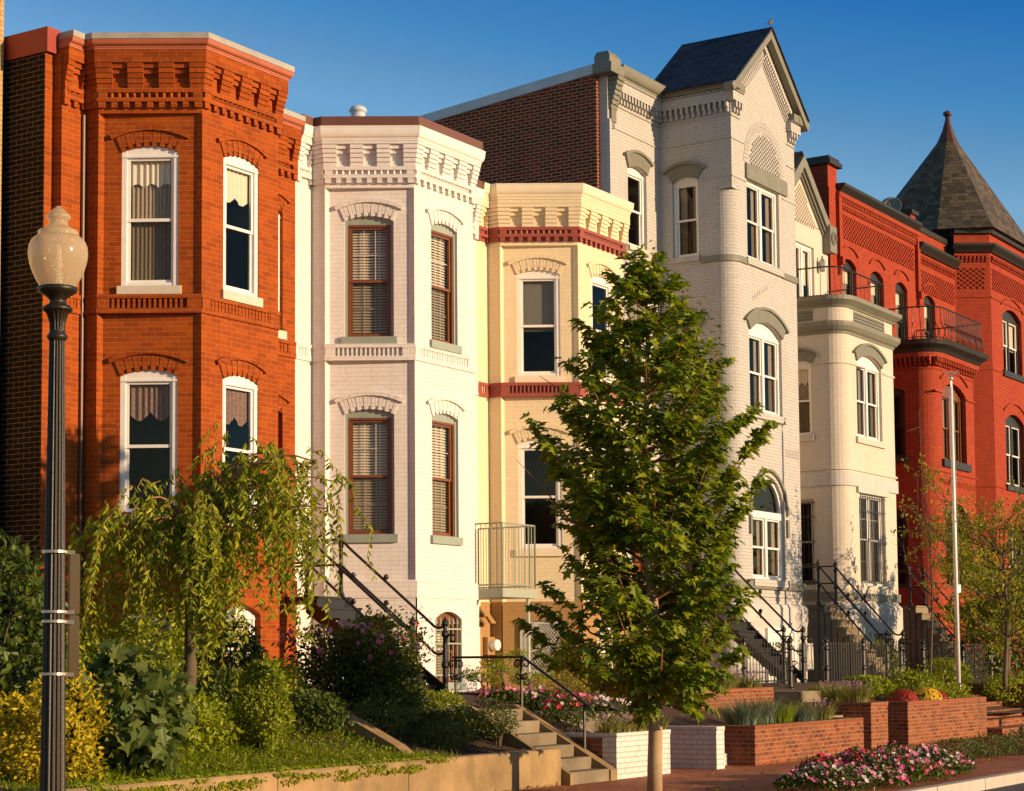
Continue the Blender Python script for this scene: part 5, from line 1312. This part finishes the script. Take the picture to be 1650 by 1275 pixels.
def flower(mb,p,n,s,r,np_=5):
    n=n.normalized(); a=n.orthogonal().normalized(); b=n.cross(a); o=r.random()*6
    for i in range(np_):
        t=a*math.cos(o+2*PI*i/np_)+b*math.sin(o+2*PI*i/np_)
        leaf(mb,p,t+n*.35,n,s,BLOB,.0,.1)
def tuft(mb,c,n,h,w_,spread,r,rad_=.05,bend=.6):
    for i in range(n):
        a=r.random()*2*PI; d=V3((math.cos(a),math.sin(a),0)); q=rad_*math.sqrt(r.random())
        blade(mb,V3(c)+d*q,d,h*r.uniform(.6,1.1),w_*1.5,bend*r.uniform(.5,1.4)*spread)

# ---- the young maple
def maple(o,label):
    h=plant('maple_tree',label,'tree',o); r=random.Random(5); base=V3(o); S=1.155
    ZS=lambda z: 1.6+(z-1.6)*S
    prof=[(6.05,.03),(5.85,.12),(5.6,.30),(5.38,.50),(5.0,.78),(4.6,1.02),(4.2,1.22),(3.7,1.28),(3.2,1.06),(2.9,.96),(2.4,.94),(2.0,1.0),(1.7,.95),(1.4,.78),(1.2,.55),(1.0,.35),(.85,.15)]
    prof=[(ZS(z),q*S) for z,q in prof]
    def pr(z):
        for (z0,r0),(z1,r1) in zip(prof,prof[1:]):
            if z0>=z>=z1: return r0+(r1-r0)*(z0-z)/(z0-z1)
        return .05
    tk=MB(); tp=[]
    for i in range(15):
        q=i/14; z=6.4*q; tp.append(base+V3((.035*math.sin(z*1.3)-.035*q*2.4,.025*math.cos(z*1.7)+.02*q*2.4,z-.05)))
    tube(tk,tp,[.088*(1-i/14)**.8+.006 for i in range(15)],12); 
    tk.build('trunk',M['maple_bark'],h,o,True)
    br=MB(); lf=MB()
    def at(z):
        q=max(0,min(13.999,z/6.4*14)); i=int(q); return tp[i].lerp(tp[i+1],q-i)
    RT=V3((.534,-.845,0))
    nb=190
    for i in range(nb):
        q=(i+.5)/nb; zt=ZS(.95+4.95*q**.92 if i%9 else r.uniform(1.2,5.4))   # height of the branch tip
        az=i*2.39996+r.uniform(-.3,.3); d=V3((math.cos(az),math.sin(az),0))
        sd=d.dot(RT)
        reach=pr(zt)*r.uniform(.62,1.16)
        if zt<1.5: reach*=(1.2 if sd>0 else .55)
        if 1.5<zt<2.4 and sd<-.5: reach*=1.32
        if 4.7<zt<5.8 and sd>.6: reach*=.75
        zs=max(1.25,min(6.0,zt-reach*r.uniform(.25,.95)))
        if zt<1.5: zs=max(1.45,zt+.3)
        s=at(zs); e=V3((base.x+ (at(min(zt,6.3)).x-base.x)+d.x*reach,base.y+(at(min(zt,6.3)).y-base.y)+d.y*reach,zt+base.z))
        mid=s.lerp(e,.5)+V3((d.x,d.y,0))*reach*.12-V3((0,0,.08*reach)); pts=[s,s.lerp(mid,.5)+V3((0,0,-.02)),mid,mid.lerp(e,.5)+V3((0,0,.03)),e]
        tube(br,pts,.006+.012*reach,5,.003,cap=False)
        L=sum((pts[k+1]-pts[k]).length for k in range(4)); nn=max(3,int(L/.10))
        for k in range(nn+1):
            t=k/nn
            if t<.22: continue
            g=t*4; j=min(3,int(g)); p=pts[j].lerp(pts[j+1],g-j); ax=(pts[j+1]-pts[j]).normalized()
            for sg in (-1,1):
                if r.random()<.10: continue
                if math.sin(p.x*5.1+p.z*4.3)*math.sin(p.y*4.7-p.z*3.1+1)>.62: continue
                side=ax.cross(V3((0,0,1))).normalized()*sg
                td=(side*.8+ax*.7+V3((0,0,r.uniform(-.15,.55)))+rv(r)*.3).normalized(); tl=r.uniform(.10,.34)*(1.15-.5*t)
                q2=p+td*tl; tube(br,[p,q2],.003,3,.0015,cap=False)
                nl=max(2,int(tl/.075))
                for a in range(nl+1):
                    lp=p.lerp(q2,(a+.6)/(nl+.6))
                    for s2 in ((-1,1) if a<nl else (0,)):
                        ld=td*.6+td.cross(V3((0,0,1)))*s2*.9+V3((0,0,-.42))+rv(r)*.35
                        nv=V3((0,0,1))+V3((d.x,d.y,0))*.35+V3((.05,-.25,0))+rv(r)*.45
                        leaf(lf,lp,ld,nv,r.uniform(.075,.158),MAPLE,.22,.25)
    # upright leading shoots
    for (dx,z0,z1) in ((0,5.2,6.05),(.55,4.3,5.45),(-.3,4.6,5.35),(.35,4.8,5.5),(-.6,3.9,4.85),(-.85,3.4,4.4),(.75,3.9,4.9),(-.15,4.9,5.7),(.18,5.0,5.75),(.7,4.3,5.2)):
        z0,z1=ZS(z0),ZS(z1); b=base+RT*dx*1.05+V3((0,0,z0))+V3((0,r.uniform(-.1,.1),0)); e=b+V3((r.uniform(-.05,.05),0,z1-z0)); e=V3((e.x,e.y,z1+base.z)); tube(br,[b,e],.008,4,.002)
        n=int((z1-z0)/.075)
        for k in range(n+1):
            p=b.lerp(e,k/n); a=k*1.57+r.random()
            for s2 in (0,PI):
                t=V3((math.cos(a+s2),math.sin(a+s2),-.15)); leaf(lf,p+t*.03,t,V3((0,-.2,1))+rv(r)*.3,r.uniform(.07,.12)*(1.15-.5*k/n),MAPLE,.22,.3)
    br.build('branch',M['twig'],h,o); lf.build('crown',L_['maple'],h,o)
    print('maple leaves',len(lf.f)//2)
    return h
maple((20.62,11.0,-.0),'young green maple with a slim pale trunk standing on the brick pavement')

# ---- weeping tree
def weeping(o,label):
    h=plant('weeping_tree',label,'tree',o); r=random.Random(8); base=V3(o); RT=V3((.534,-.845,0)); FT=V3((.845,.534,0))
    tk=MB(); tp=[base+V3((0,0,-.1)),base+V3((.01,0,.8))+RT*.02,base+V3((0,.01,1.6))+RT*.03,base+V3((0,0,2.15))+RT*.02]
    tube(tk,tp,[.085,.075,.06,.05],9); tk.build('trunk',M['bark'],h,o,True)
    br=MB(); lf=MB(); top=tp[-1]
    def pt(t,a,b,c): return (a*(1-t)**2+b*2*t*(1-t)+c*t*t)
    limbs=[(-1.18,.1,.05),(-.95,-.5,.20),(-.6,.55,.34),(-.45,-.4,.42),(.1,.6,.5),(.15,-.6,.35),(.3,.1,.75),(.5,-.3,.62),(.7,.5,.82),(.85,-.5,.88),(1.1,.1,1.05),(1.35,.4,.98),(1.45,-.3,.98),(1.68,.1,.72),(1.2,-.6,.85),(.95,.65,.9),(-.2,.1,.50),(-1.0,.5,.15),(.2,-.75,-.1),(.35,-.7,.2),(.5,-.8,.05),(-.8,-.7,.05),(-.3,-.8,.12),(.3,-.85,.2),(.9,-.8,.25),(1.3,-.6,.3),(-1.25,-.2,0.),(.6,-.7,.0),(1.6,-.3,.3)]
    for (a,f,z) in limbs:
        tip=top+RT*a+FT*f*.9+V3((0,0,z*.80)); mid=top+RT*a*.45+FT*f*.4+V3((0,0,z*1.05+.12))
        pts=[pt(t/7,top+V3((0,0,-.1)),mid,tip) for t in range(8)]; tube(br,pts,.026,5,.008,cap=False)
        for k in range(12):
            t=r.uniform(.25,1); s=pt(t,top,mid,tip)+rv(r)*.2; out=(RT*a+FT*f).normalized() if abs(a)+abs(f)>.1 else RT
            ln=r.uniform(.35,1.28)*(1.4 if r.random()<.25 else 1)
            if a>1.3: ln*=r.uniform(.8,1.2)
            if .1<a<.6 and f<-.5: ln*=r.uniform(1.,1.4)
            arc_=r.uniform(-.05,.42); q=[s]; n=7
            for j in range(1,n+1):
                u=j/n; q.append(s+out*arc_*math.sin(u*PI*.5)+V3((0,0,.07*math.sin(u*PI)-ln*u**1.35))+rv(r)*.055)
            tube(br,q,.005,3,.002,cap=False)
            m=int(ln/.036)
            for j in range(m):
                u=(j+r.random())/m*n; i=min(n-1,int(u)); p=q[i].lerp(q[i+1],u-i); a_=r.random()*2*PI
                t_=V3((math.cos(a_)*.8,math.sin(a_)*.8,-.7)); leaf(lf,p,t_,V3((-.35,-.75,.25))+rv(r)*.8,r.uniform(.05,.12),LANCE,.2,.25)
                if j%2: a_+=2.6; t_=V3((math.cos(a_)*.6,math.sin(a_)*.6,-.7)); leaf(lf,p,t_,V3((-.2,-.7,.4))+rv(r)*.8,r.uniform(.05,.11),LANCE,.2,.25)
    # a few upright sprays
    for a,z in ((.32,1.30),(.42,1.18),(-.15,.75),(.2,1.0)):
        s=top+RT*a*.6+V3((0,0,.5)); e=top+RT*a+V3((0,0,z)); e2=e+RT*(-.22)+V3((0,0,-.25)); tube(br,[s,e,e2],.006,3,.002)
        for k in range(26):
            u=k/25*2; p=(s.lerp(e,u) if u<1 else e.lerp(e2,u-1)); leaf(lf,p,rv(r)*.6+V3((0,0,-.6)),rv(r)+V3((0,0,.6)),r.uniform(.07,.11),LANCE,.2,.2)
    br.build('branch',M['twig'],h,o); lf.build('crown',L_['weep'],h,o); print('weep',len(lf.f)//2)
weeping((16.65,14.9,.95),'small weeping tree with drooping branches in front of the orange house')

# ---- shrubs of the left gardens
bush('large_shrub','tall dark leafy shrub against the black side wall, left of the lamp post','shrub',(14.3,15.6,.8),.85,.9,1.08,3300,.105,'dark',OVAL,3)
bush('large_shrub','dark leafy shrub filling the corner beside the orange house, behind the weeping tree','shrub',(16.3,17.2,.9),1.2,.8,.62,2600,.10,'dark',OVAL,33)
bush('golden_shrub','rounded golden yellow shrub at the lower left corner behind the lamp post','shrub',(13.3,13.72,.42),.60,.52,.50,5200,.058,'gold',OVAL,4,inner=.7)
bush('broadleaf_shrub','spreading shrub with big lobed leaves between the lamp post and the weeping tree','shrub',(14.35,13.75,.45),.68,.6,.62,950,.175,'fig',FIG,5,up=-.1,inner=.45)
bush('dwarf_conifer','bright green cone shaped dwarf conifer standing in the grass','shrub',(16.95,14.05,.66),.38,.38,.50,6500,.045,'arb',OVAL,6,cone=.45,inner=.72)
bush('rose_bush','big dark rose bush with pink blooms in front of the iron steps','shrub',(20.85,15.6,.85),.98,.8,.66,12500,.062,'rose',OVAL,7,flowers=[('pink',30,.045),('hot',22,.042)],inner=.3)
bush('leafy_shrub','low dark shrub under the weeping tree beside the bright conifer','shrub',(17.6,15.3,.85),.65,.5,.34,2200,.07,'dark',OVAL,8)
bush('leafy_shrub','low leafy shrub between the broad leaved shrub and the conifer','shrub',(15.9,14.4,.6),.7,.5,.34,2600,.065,'weep',OVAL,9)
bush('leafy_shrub','low dark plant in the gap right of the bright conifer','shrub',(18.6,14.7,.7),.55,.5,.28,1800,.065,'dark',OVAL,19)
for i,(x,y,rx,rz,lb) in enumerate(((19.8,14.5,.6,.22,'dark low juniper on the mulch slope directly below the rose bush'),(20.6,14.9,.62,.24,'dark low juniper on the mulch slope right of the rose bush'),(20.3,13.9,.5,.16,'spreading juniper nearest the retaining wall'),(21.15,14.35,.36,.17,'low juniper beside the top of the concrete steps'),(21.2,15.3,.3,.2,'small dark shrub beside the handrail'))):
    bush('juniper',lb,'shrub',(x,y,gz(x,y)-.04),rx,.5,rz,2400,.05,'jun',LANCE,20+i,inner=.5,up=.5,group='low junipers on the mulch slope')
for i,(x,y,z,rx,rz,mt,lb) in enumerate(((17.9,16.6,1.0,.8,.72,'weep','leafy green shrub hiding the orange house basement window, left one'),(19.4,16.7,1.0,.75,.62,'dark','leafy green shrub in front of the orange house basement, right one'),(18.9,15.6,.85,.5,.40,'weep','light green shrub between the bright conifer and the rose bush'),(16.2,15.9,.9,.7,.72,'weep','light green shrub behind the weeping tree trunk'),(15.4,14.6,.6,.5,.42,'dark','dark shrub behind the broad leaved shrub'))):
    bush('leafy_shrub',lb,'shrub',(x,y,z-.05),rx,.5,rz,2600,.075,mt,OVAL,400+i,inner=.4)
# cloud pruned pines and mound by the white house
for i,(x,y,hh,lb) in enumerate(((24.9,15.9,.55,'small twisted pine with tufted top in front of the electric meter'),(24.35,15.9,.38,'smaller twisted pine left of the tufted one'),(25.7,15.9,.30,'little pine right of the tufted one'))):
    z=gz(x,y)-.05; h=plant('dwarf_pine',lb,'tree',(x,y,z),'dwarf pines by the white house'); r=random.Random(60+i); t=MB(); l=MB()
    pts=[(x,y,z),(x+.04,y,z+hh*.35),(x-.05,y+.02,z+hh*.7),(x+.03,y,z+hh)]; tube(t,pts,.03,6,.012)
    for k in range(5):
        a=k*1.3; e=V3((x+.28*math.cos(a),y+.2*math.sin(a),z+hh*(.75+.12*k))); tube(t,[pts[2],tuple(e)],.012,4,.005)
        for j in range(130): p=e+rv(r)*.13; p.z=e.z+(p.z-e.z)*.5; leaf(l,p,rv(r)+V3((0,0,.6)),rv(r),.05,LANCE)
    t.build('trunk',M['bark'],h,(x,y,z)); l.build('crown',L_['arb'],h,(x,y,z))
bush('leafy_shrub','low golden green mound at the top of the concrete steps','shrub',(22.0,15.3,.93),.55,.4,.14,2600,.04,'arb',OVAL,12)
bush('leafy_shrub','small round brownish shrub overhanging the left edge of the concrete steps','shrub',(21.35,13.75,.62),.26,.26,.2,1500,.035,'jun',OVAL,13)
# lawn
r=random.Random(77); g=MB()
for i in range(26000):
    x=r.uniform(12.6,19.6); y=r.uniform(12.98,14.9)
    if y>14.2-(x-16.5)*.16+.3*math.sin(x*2) and r.random()<.85: continue
    if x>18.4 and r.random()<(x-18.4)/1.3: continue
    a=r.random()*2*PI; z=gz(x,y)-.01 if y>13.02 else .44
    if y<13.05 and r.random()<.3: continue
    blade(g,V3((x,y,z)),V3((math.cos(a),math.sin(a),0)),r.uniform(.05,.14)*(1+.5*math.sin(x*3+y*4)),.007,r.uniform(.2,.9))
for i in range(9000):
    x=r.uniform(13.2,19.2); y=r.uniform(12.92,14.6); z=gz(x,max(13.02,y))+r.uniform(0,.10); leaf(g,V3((x,y,z)),rv(r)+V3((0,0,.2)),V3((0,0,1))+rv(r)*.5,r.uniform(.03,.055),OVAL)
tag(g.build('ground_cover',L_['grass']),'short bright grass and creeping plants along the top of the concrete retaining wall','grass',kind='stuff')
g=MB()
for k in range(34):
    x0_=r.uniform(12.8,18.9); w0=r.uniform(.1,.35); dn=r.uniform(.03,.16)
    for i in range(int(160*w0/.2)):
        x=r.gauss(x0_,w0*.5); q=r.random(); leaf(g,V3((x,12.84+.25*(1-q)-.03*r.random(),.47+.03*r.random()-(dn*max(0,q*2-1)))),V3((r.uniform(-.5,.5),-.6,-.3)),V3((0,-.7,.7))+rv(r)*.4,r.uniform(.03,.06),OVAL)
tag(g.build('creeper',L_['weep']),'green creepers spilling over the edge of the concrete retaining wall','creepers',kind='stuff')
g=MB()
for i in range(260):
    x=r.uniform(14.6,18.2); y=r.uniform(13.0,13.7); flower(g,V3((x,y,gz(x,max(13.02,y))+r.uniform(.06,.13))),V3((0,-.5,1)),.016,r,4)
tag(g.build('orange_blossoms',L_['yel']),'tiny orange blossoms scattered in the grass above the retaining wall','flowers',kind='stuff')
# mulch chips
g=MB()
for i in range(2600):
    x=r.uniform(18.6,21.5); y=r.uniform(13.03,16); leaf(g,V3((x,y,gz(x,y)+.008)),rv(r)*.8,V3((0,0,1))+rv(r)*.6,r.uniform(.02,.05),LANCE)
tag(g.build('mulch',M['soil']),'brown bark mulch on the bare slope above the retaining wall','mulch',kind='stuff')

g=MB()
for i in range(150):
    x=r.uniform(15,36); y=r.uniform(8.7,12.7); leaf(g,V3((x,y,.012)),rv(r)*.9,V3((0,0,1))+rv(r)*.35,r.uniform(.04,.09),MAPLE)
for i in range(500):
    x=r.uniform(15,21.4) if i%2 else r.uniform(26.7,38); y=(12.83 if x<22 else 12.48 if x<31 else 12.88)-abs(r.gauss(0,.04)); leaf(g,V3((x,y,.01)),rv(r)*.9+V3((0,0,.3)),V3((0,0,1))+rv(r)*.5,r.uniform(.02,.05),OVAL)
tag(g.build('fallen_leaves',L_['yel']),'scattered fallen leaves and weeds on the brick pavement','fallen leaves',kind='stuff')
# ---- planters
def grassclump(lb,c,n,h_,mat,seed,spikes=0,rad_=.18,w=.006,spread=1.,cat='ornamental grass',group=None):
    h=plant('grass_clump',lb,cat,c,group); r=random.Random(seed); m=MB(); tuft(m,c,n,h_,w,spread,r,rad_); m.build('foliage',L_[mat],h,c)
    if spikes:
        s=MB()
        for i in range(spikes):
            a=r.random()*2*PI; q=r.random()*rad_; b=V3(c)+V3((math.cos(a)*q,math.sin(a)*q,h_*.3)); e=b+V3((math.cos(a)*.08,math.sin(a)*.08,h_*.65))
            for k in range(9): p=b.lerp(e,.45+.55*k/9); leaf(s,p,rv(r),rv(r),.022,BLOB)
        s.build('flower_spike',L_['purp'],h,c)
    return h
for i,x in enumerate((22.95,23.3,23.65,24.0,24.28)):
    grassclump('arching striped grass spilling over the white planter, %s'%['at its left end','second from the left','in the middle','fourth from the left','at its right end'][i],(x,12.98,.55),170,.34,'lir',100+i,8,group='grass clumps in the white planter')
for i,(x,y,fl,lb) in enumerate(((23.1,13.7,[('red',16,.038),('white',10,.035)],'red and white flowers beside the black handrail'),(23.6,13.9,[('pink',26,.036),('red',12,.038)],'pink and red flowers in the middle of the white planter bed'),(24.1,13.6,[('white',44,.036),('pink',10,.03)],'mass of white flowers nearest the maple trunk'),(24.0,14.6,[('mag',22,.032),('white',22,.03)],'magenta and white flowers at the back of the bed'),(23.0,14.7,[('pink',22,.035)],'pale pink flowers above the concrete steps'))):
    bush('flower_clump',lb,'flowers',(x,y,.62+(y-13)*.12),.34,.34,.20,700,.045,'dark',OVAL,110+i,flowers=fl,group='flower clumps above the white planter')
bush('autumn_shrub','orange tinged shrub in front of the cream house basement','shrub',(27.2,16.2,1.0),.42,.4,.42,1500,.05,'yel',LANCE,130)
bush('leafy_shrub','green shrub between the cream house and the maple','shrub',(28.2,16.4,1.0),.6,.5,.45,1800,.06,'weep',OVAL,131)
for i,(x,y,z,n,hh,mt,sp,lb) in enumerate(((27.1,12.95,.55,420,.52,'blue',0,'blue green fountain grass at the left end of the dark planter'),(27.8,13.0,.55,420,.55,'blue',0,'blue green fountain grass in the dark planter, second from its left end'),(28.5,13.0,.55,380,.48,'grass',0,'feathery green grass in the middle of the dark planter'),(29.3,12.95,.55,320,.36,'blue',0,'low silvery grass near the right end of the dark planter'),(30.2,13.0,.55,300,.42,'lir',16,'yellow striped grass at the right end of the dark planter'),
    (29.4,14.9,1.05,280,.40,'lir',26,'purple flowering grass at the left end of the upper terrace'),(30.4,14.9,1.05,280,.40,'lir',26,'purple flowering grass in the middle of the upper terrace'),(31.4,14.9,1.05,280,.38,'lir',26,'purple flowering grass at the right end of the upper terrace'),(32.5,13.3,.78,420,.46,'lir',40,'purple flowering grass on the small square planter'),(33.0,13.9,.80,300,.42,'lir',30,'purple flowering grass behind the small square planter'))):
    grassclump(lb,(x,y,z),n,hh,mt,140+i,sp,rad_=.26)
def mum(lb,c,rr,mat,seed):
    h=plant('chrysanthemum',lb,'flowers',c,'potted chrysanthemums on the long planter'); r=random.Random(seed); m=MB(); f=MB()
    for i in range(900):
        v=rv(r); v.z=abs(v.z); leaf(m,V3(c)+V3((v.x*rr*.9,v.y*rr*.9,v.z*rr*.85)),v+rv(r)*.5,v+rv(r)*.4,.05,OVAL)
    for i in range(330):
        v=rv(r); v.z=abs(v.z)*.9+.1
        if v.z<.18: continue
        p=V3(c)+V3((v.x*rr,v.y*rr,v.z*rr*.95)); flower(f,p,v,.03,r,7)
    m.build('foliage',L_['weep'],h,c); f.build('flower',L_[mat],h,c)
mum('round red chrysanthemum at the left end of the sunlit planter',(34.6,13.2,.74),.30,'redf',1); mum('round yellow chrysanthemum in the middle of the sunlit planter',(35.85,13.2,.74),.31,'yelf',2); mum('smaller dark red chrysanthemum right of the yellow one',(36.75,13.35,.74),.25,'redf',3)
for i,(x,y,rx,rz,lb) in enumerate(((37.6,13.5,.5,.30,'loose green shrub right of the chrysanthemums'),(38.3,14.4,.5,.34,'leafy shrub at the foot of the flagpole'),(37.2,14.9,.45,.2,'dark leafy shrub behind the chrysanthemums'),(34.4,14.6,.35,.16,'green shrub in front of the iron fence'),(42.9,13.9,.9,.34,'leafy shrub spilling over the far planter at the right border'),(41.9,14.9,.8,.38,'broad leafy shrub at the top of the broad brick steps'),(45.5,14.0,1.0,.4,'bushy shrub farthest to the right beyond the broad steps'),(43.8,17.2,.8,.45,'dark ivy covered shrub beside the ivory house steps'))):
    bush('leafy_shrub',lb,'shrub',(x,y,gz(x,y)),rx,.5,rz,1900,.075,'weep' if i%2==0 else 'arb',OVAL,160+i,inner=.5)
for i,(x,y,lb) in enumerate(((28.9,10.1,'clipped round box shrub nearest the flower bed'),(30.1,10.0,'second clipped round box shrub along the kerb bed'),(31.3,9.9,'third clipped round box shrub along the kerb bed'),(32.6,9.8,'farthest clipped round box shrub at the right border'))):
    bush('box_shrub',lb,'shrub',(x,y,.02),.42,.36,.17,2000,.035,'jun',OVAL,180+i,inner=.75,group='clipped shrubs by the kerb')
# street flower bed
h=plant('flower_bed','low bed of pink, white and red flowers at the kerb in the lower right','flowers',(23.6,9.3,0)); r=random.Random(200); m=MB(); fl={k:MB() for k in ('pink','white','red','mag')}
def bz(x,y):
    u=(x-23.9)/2.7; v=(y-9.45)/.78; q=u*u+v*v
    return None if q>1+.12*math.sin(x*5)+.1*math.sin(y*9+x) else .46*max(.02,1.05-q)**.35*(.74+.2*math.sin(x*4+y*3)+.12*math.sin(x*9.3-y*6))
for i in range(15000):
    x=r.uniform(21.0,26.8); y=r.uniform(8.7,10.2); z=bz(x,y)
    if z is None: continue
    z=z*(r.random()**.4); leaf(m,V3((x,y,z)),rv(r)+V3((0,-.2,.2)),V3((0,-.3,1))+rv(r)*.7,r.uniform(.04,.07),OVAL)
for i in range(1900):
    x=r.uniform(21.0,26.8); y=r.uniform(8.7,10.2); z=bz(x,y)
    if z is None: continue
    s=math.sin(x*2.1+y*1.3)+.6*math.sin(x*5.3-y*4)+r.uniform(-.9,.9)
    k='white' if s>1.0 else 'pink' if s>.1 else 'mag' if s>-.7 else 'red'
    if y<9.3 and r.random()<.5: k='pink' if r.random()<.5 else 'white'
    z=z*(r.uniform(.5,1.)**.5)+.015; flower(fl[k],V3((x,y,z)),V3((-.3,-.7,1))+rv(r)*.6,r.uniform(.020,.040),r)
m.build('foliage',L_['dark'],h,(23.6,9.3,0))
for k,v in fl.items(): v.build('flower',L_[k],h,(23.6,9.3,0))
# ---- right hand trees
def thin_tree(o,label,H,spread,nb,nl,mat,seed,leafs=.07,tr=.07,bare=0.,lean=0,name='ornamental_tree',shape=OVAL,bend=.1):
    h=plant(name,label,'tree',o); r=random.Random(seed); base=V3(o); t=MB(); b=MB(); l=MB()
    tp=[base+V3((lean*q*q+.05*math.sin(q*7),.05*math.cos(q*5),H*.55*q)) for q in [i/8 for i in range(9)]]
    tube(t,tp,tr,8,tr*.45); t.build('trunk',M['bark'],h,o,True)
    for i in range(nb):
        s=tp[r.randint(3,8)]; a=i*2.4+r.random(); d=V3((math.cos(a),math.sin(a),0)); e=s+d*spread*r.uniform(.5,1)+V3((0,0,H*r.uniform(.12,.45)))
        mid=s.lerp(e,.5)+rv(r)*spread*bend; tube(b,[s,mid,e],tr*.28,5,.005,cap=False)
        for k in range(9):
            q=r.uniform(.25,1); p=(s.lerp(mid,q*2) if q<.5 else mid.lerp(e,q*2-1)); td=(d*.5+rv(r)*.9+V3((0,0,.25))).normalized(); e2=p+td*spread*r.uniform(.18,.45)
            m2=p.lerp(e2,.5)+rv(r)*.05; tube(b,[p,m2,e2],.008,3,.002,cap=False)
            if r.random()<bare: continue
            for j in range(nl): 
                c=p.lerp(e2,r.uniform(.2,1.05))+rv(r)*.09; leaf(l,c,rv(r)+V3((0,0,-.35)),rv(r)+V3((0,0,.8)),leafs*r.uniform(.6,1.2),shape)
    b.build('branch',M['bark'],h,o)
    if l.f: l.build('crown',L_[mat],h,o)
thin_tree((42.0,13.6,.9),'thin spreading tree with sparse yellow green leaves, right of the flagpole',5.4,2.3,38,22,'sparse',300,.085,.06,.12)
thin_tree((40.6,14.8,1.0),'bare slender sapling reaching up in front of the red bay',6.6,.9,9,0,'sparse',301,.07,.028,1.,bend=.2)
thin_tree((45.2,14.6,1.0),'dense dark leafed tree at the lower right border',3.9,1.6,24,34,'weep',302,.11,.09,0)
bush('large_shrub','tall dark green shrub mass at the right border below the red corner house','shrub',(48.2,15.8,1.),1.4,1.,1.05,4600,.10,'dark',OVAL,303)
thin_tree((44.2,9.9,0),'slender street tree beyond the right border whose shadow falls on the ivory house',4.6,1.3,16,12,'sparse',304,.10,.06,.2)
# ------------------------------------------------------------------ camera, sun, sky
sc=bpy.context.scene
ff_,cxp,cyp=3100.,825.,830.276
e=CAMROT
cam=bpy.data.cameras.new('camera'); co=bpy.data.objects.new('camera',cam); COL.objects.link(co)
co.matrix_world=Matrix(((CAMROT[0][0],-CAMROT[1][0],-CAMROT[2][0],0),(CAMROT[0][1],-CAMROT[1][1],-CAMROT[2][1],0),(CAMROT[0][2],-CAMROT[1][2],-CAMROT[2][2],1.6),(0,0,0,1)))
cam.sensor_width=36; cam.sensor_fit='HORIZONTAL'; cam.lens=36*ff_/1650
cam.shift_x=0; cam.shift_y=(cyp-637.5)/1650
cam.clip_end=2000; cam.clip_start=.1
sc.camera=co
SUN_EL,SUN_AZ=11.5,7.8     # azimuth measured from -Y towards +X
sl=bpy.data.lights.new('sun','SUN'); so=bpy.data.objects.new('sun',sl); COL.objects.link(so)
sl.energy=4.7; sl.angle=rad(.55); sl.color=(1.,.695,.41)
dvec=Vector((math.sin(rad(SUN_AZ))*math.cos(rad(SUN_EL)),-math.cos(rad(SUN_AZ))*math.cos(rad(SUN_EL)),math.sin(rad(SUN_EL))))
so.rotation_euler=dvec.to_track_quat('Z','Y').to_euler()
wd=bpy.data.worlds.new('World'); sc.world=wd; wd.use_nodes=True; nt=wd.node_tree
bg=nt.nodes['Background']; sky=nt.nodes.new('ShaderNodeTexSky'); sky.sky_type='NISHITA'; sky.sun_disc=False
sky.sun_elevation=rad(SUN_EL); sky.sun_rotation=math.atan2(dvec.x,dvec.y); sky.air_density=1.; sky.dust_density=.25; sky.ozone_density=3.; sky.altitude=300
hs_=nt.nodes.new('ShaderNodeHueSaturation'); hs_.inputs['Saturation'].default_value=1.2; nt.links.new(sky.outputs[0],hs_.inputs['Color']); 
tc=nt.nodes.new('ShaderNodeTexCoord'); dt=nt.nodes.new('ShaderNodeVectorMath'); dt.operation='DOT_PRODUCT'; nt.links.new(tc.outputs['Generated'],dt.inputs[0]); dt.inputs[1].default_value=(dvec.x,dvec.y,5.)
mr=nt.nodes.new('ShaderNodeMapRange'); nt.links.new(dt.outputs['Value'],mr.inputs[0]); mr.inputs[1].default_value=-1; mr.inputs[2].default_value=3
cr=nt.nodes.new('ShaderNodeValToRGB'); nt.links.new(mr.outputs[0],cr.inputs[0]); el=cr.color_ramp.elements
st_=[(-1,(1.15,1.02,.85)),(.4,(1.6,1.3,1.05)),(.96,(1.75,1.35,1.18)),(1.07,(1.30,1.15,1.08)),(1.18,(.80,1.02,1.1)),(1.43,(.30,.76,1.06)),(1.9,(.75,.85,.85)),(3,(1.05,.95,.8))]
while len(el)<len(st_): el.new(.5)
for i,(q,c) in enumerate(st_): el[i].position=(q+1)/4; el[i].color=(*[v/2 for v in c],1)
mm=nt.nodes.new('ShaderNodeMix'); mm.data_type='RGBA'; mm.blend_type='MULTIPLY'; mm.inputs[0].default_value=1; nt.links.new(hs_.outputs[0],mm.inputs[6]); nt.links.new(cr.outputs[0],mm.inputs[7]); nt.links.new(mm.outputs[2],bg.inputs[0]); bg.inputs[1].default_value=.235
sc.view_settings.view_transform='Standard'; sc.view_settings.look='None'; sc.view_settings.exposure=.42; sc.view_settings.gamma=1
sc.render.engine='CYCLES'
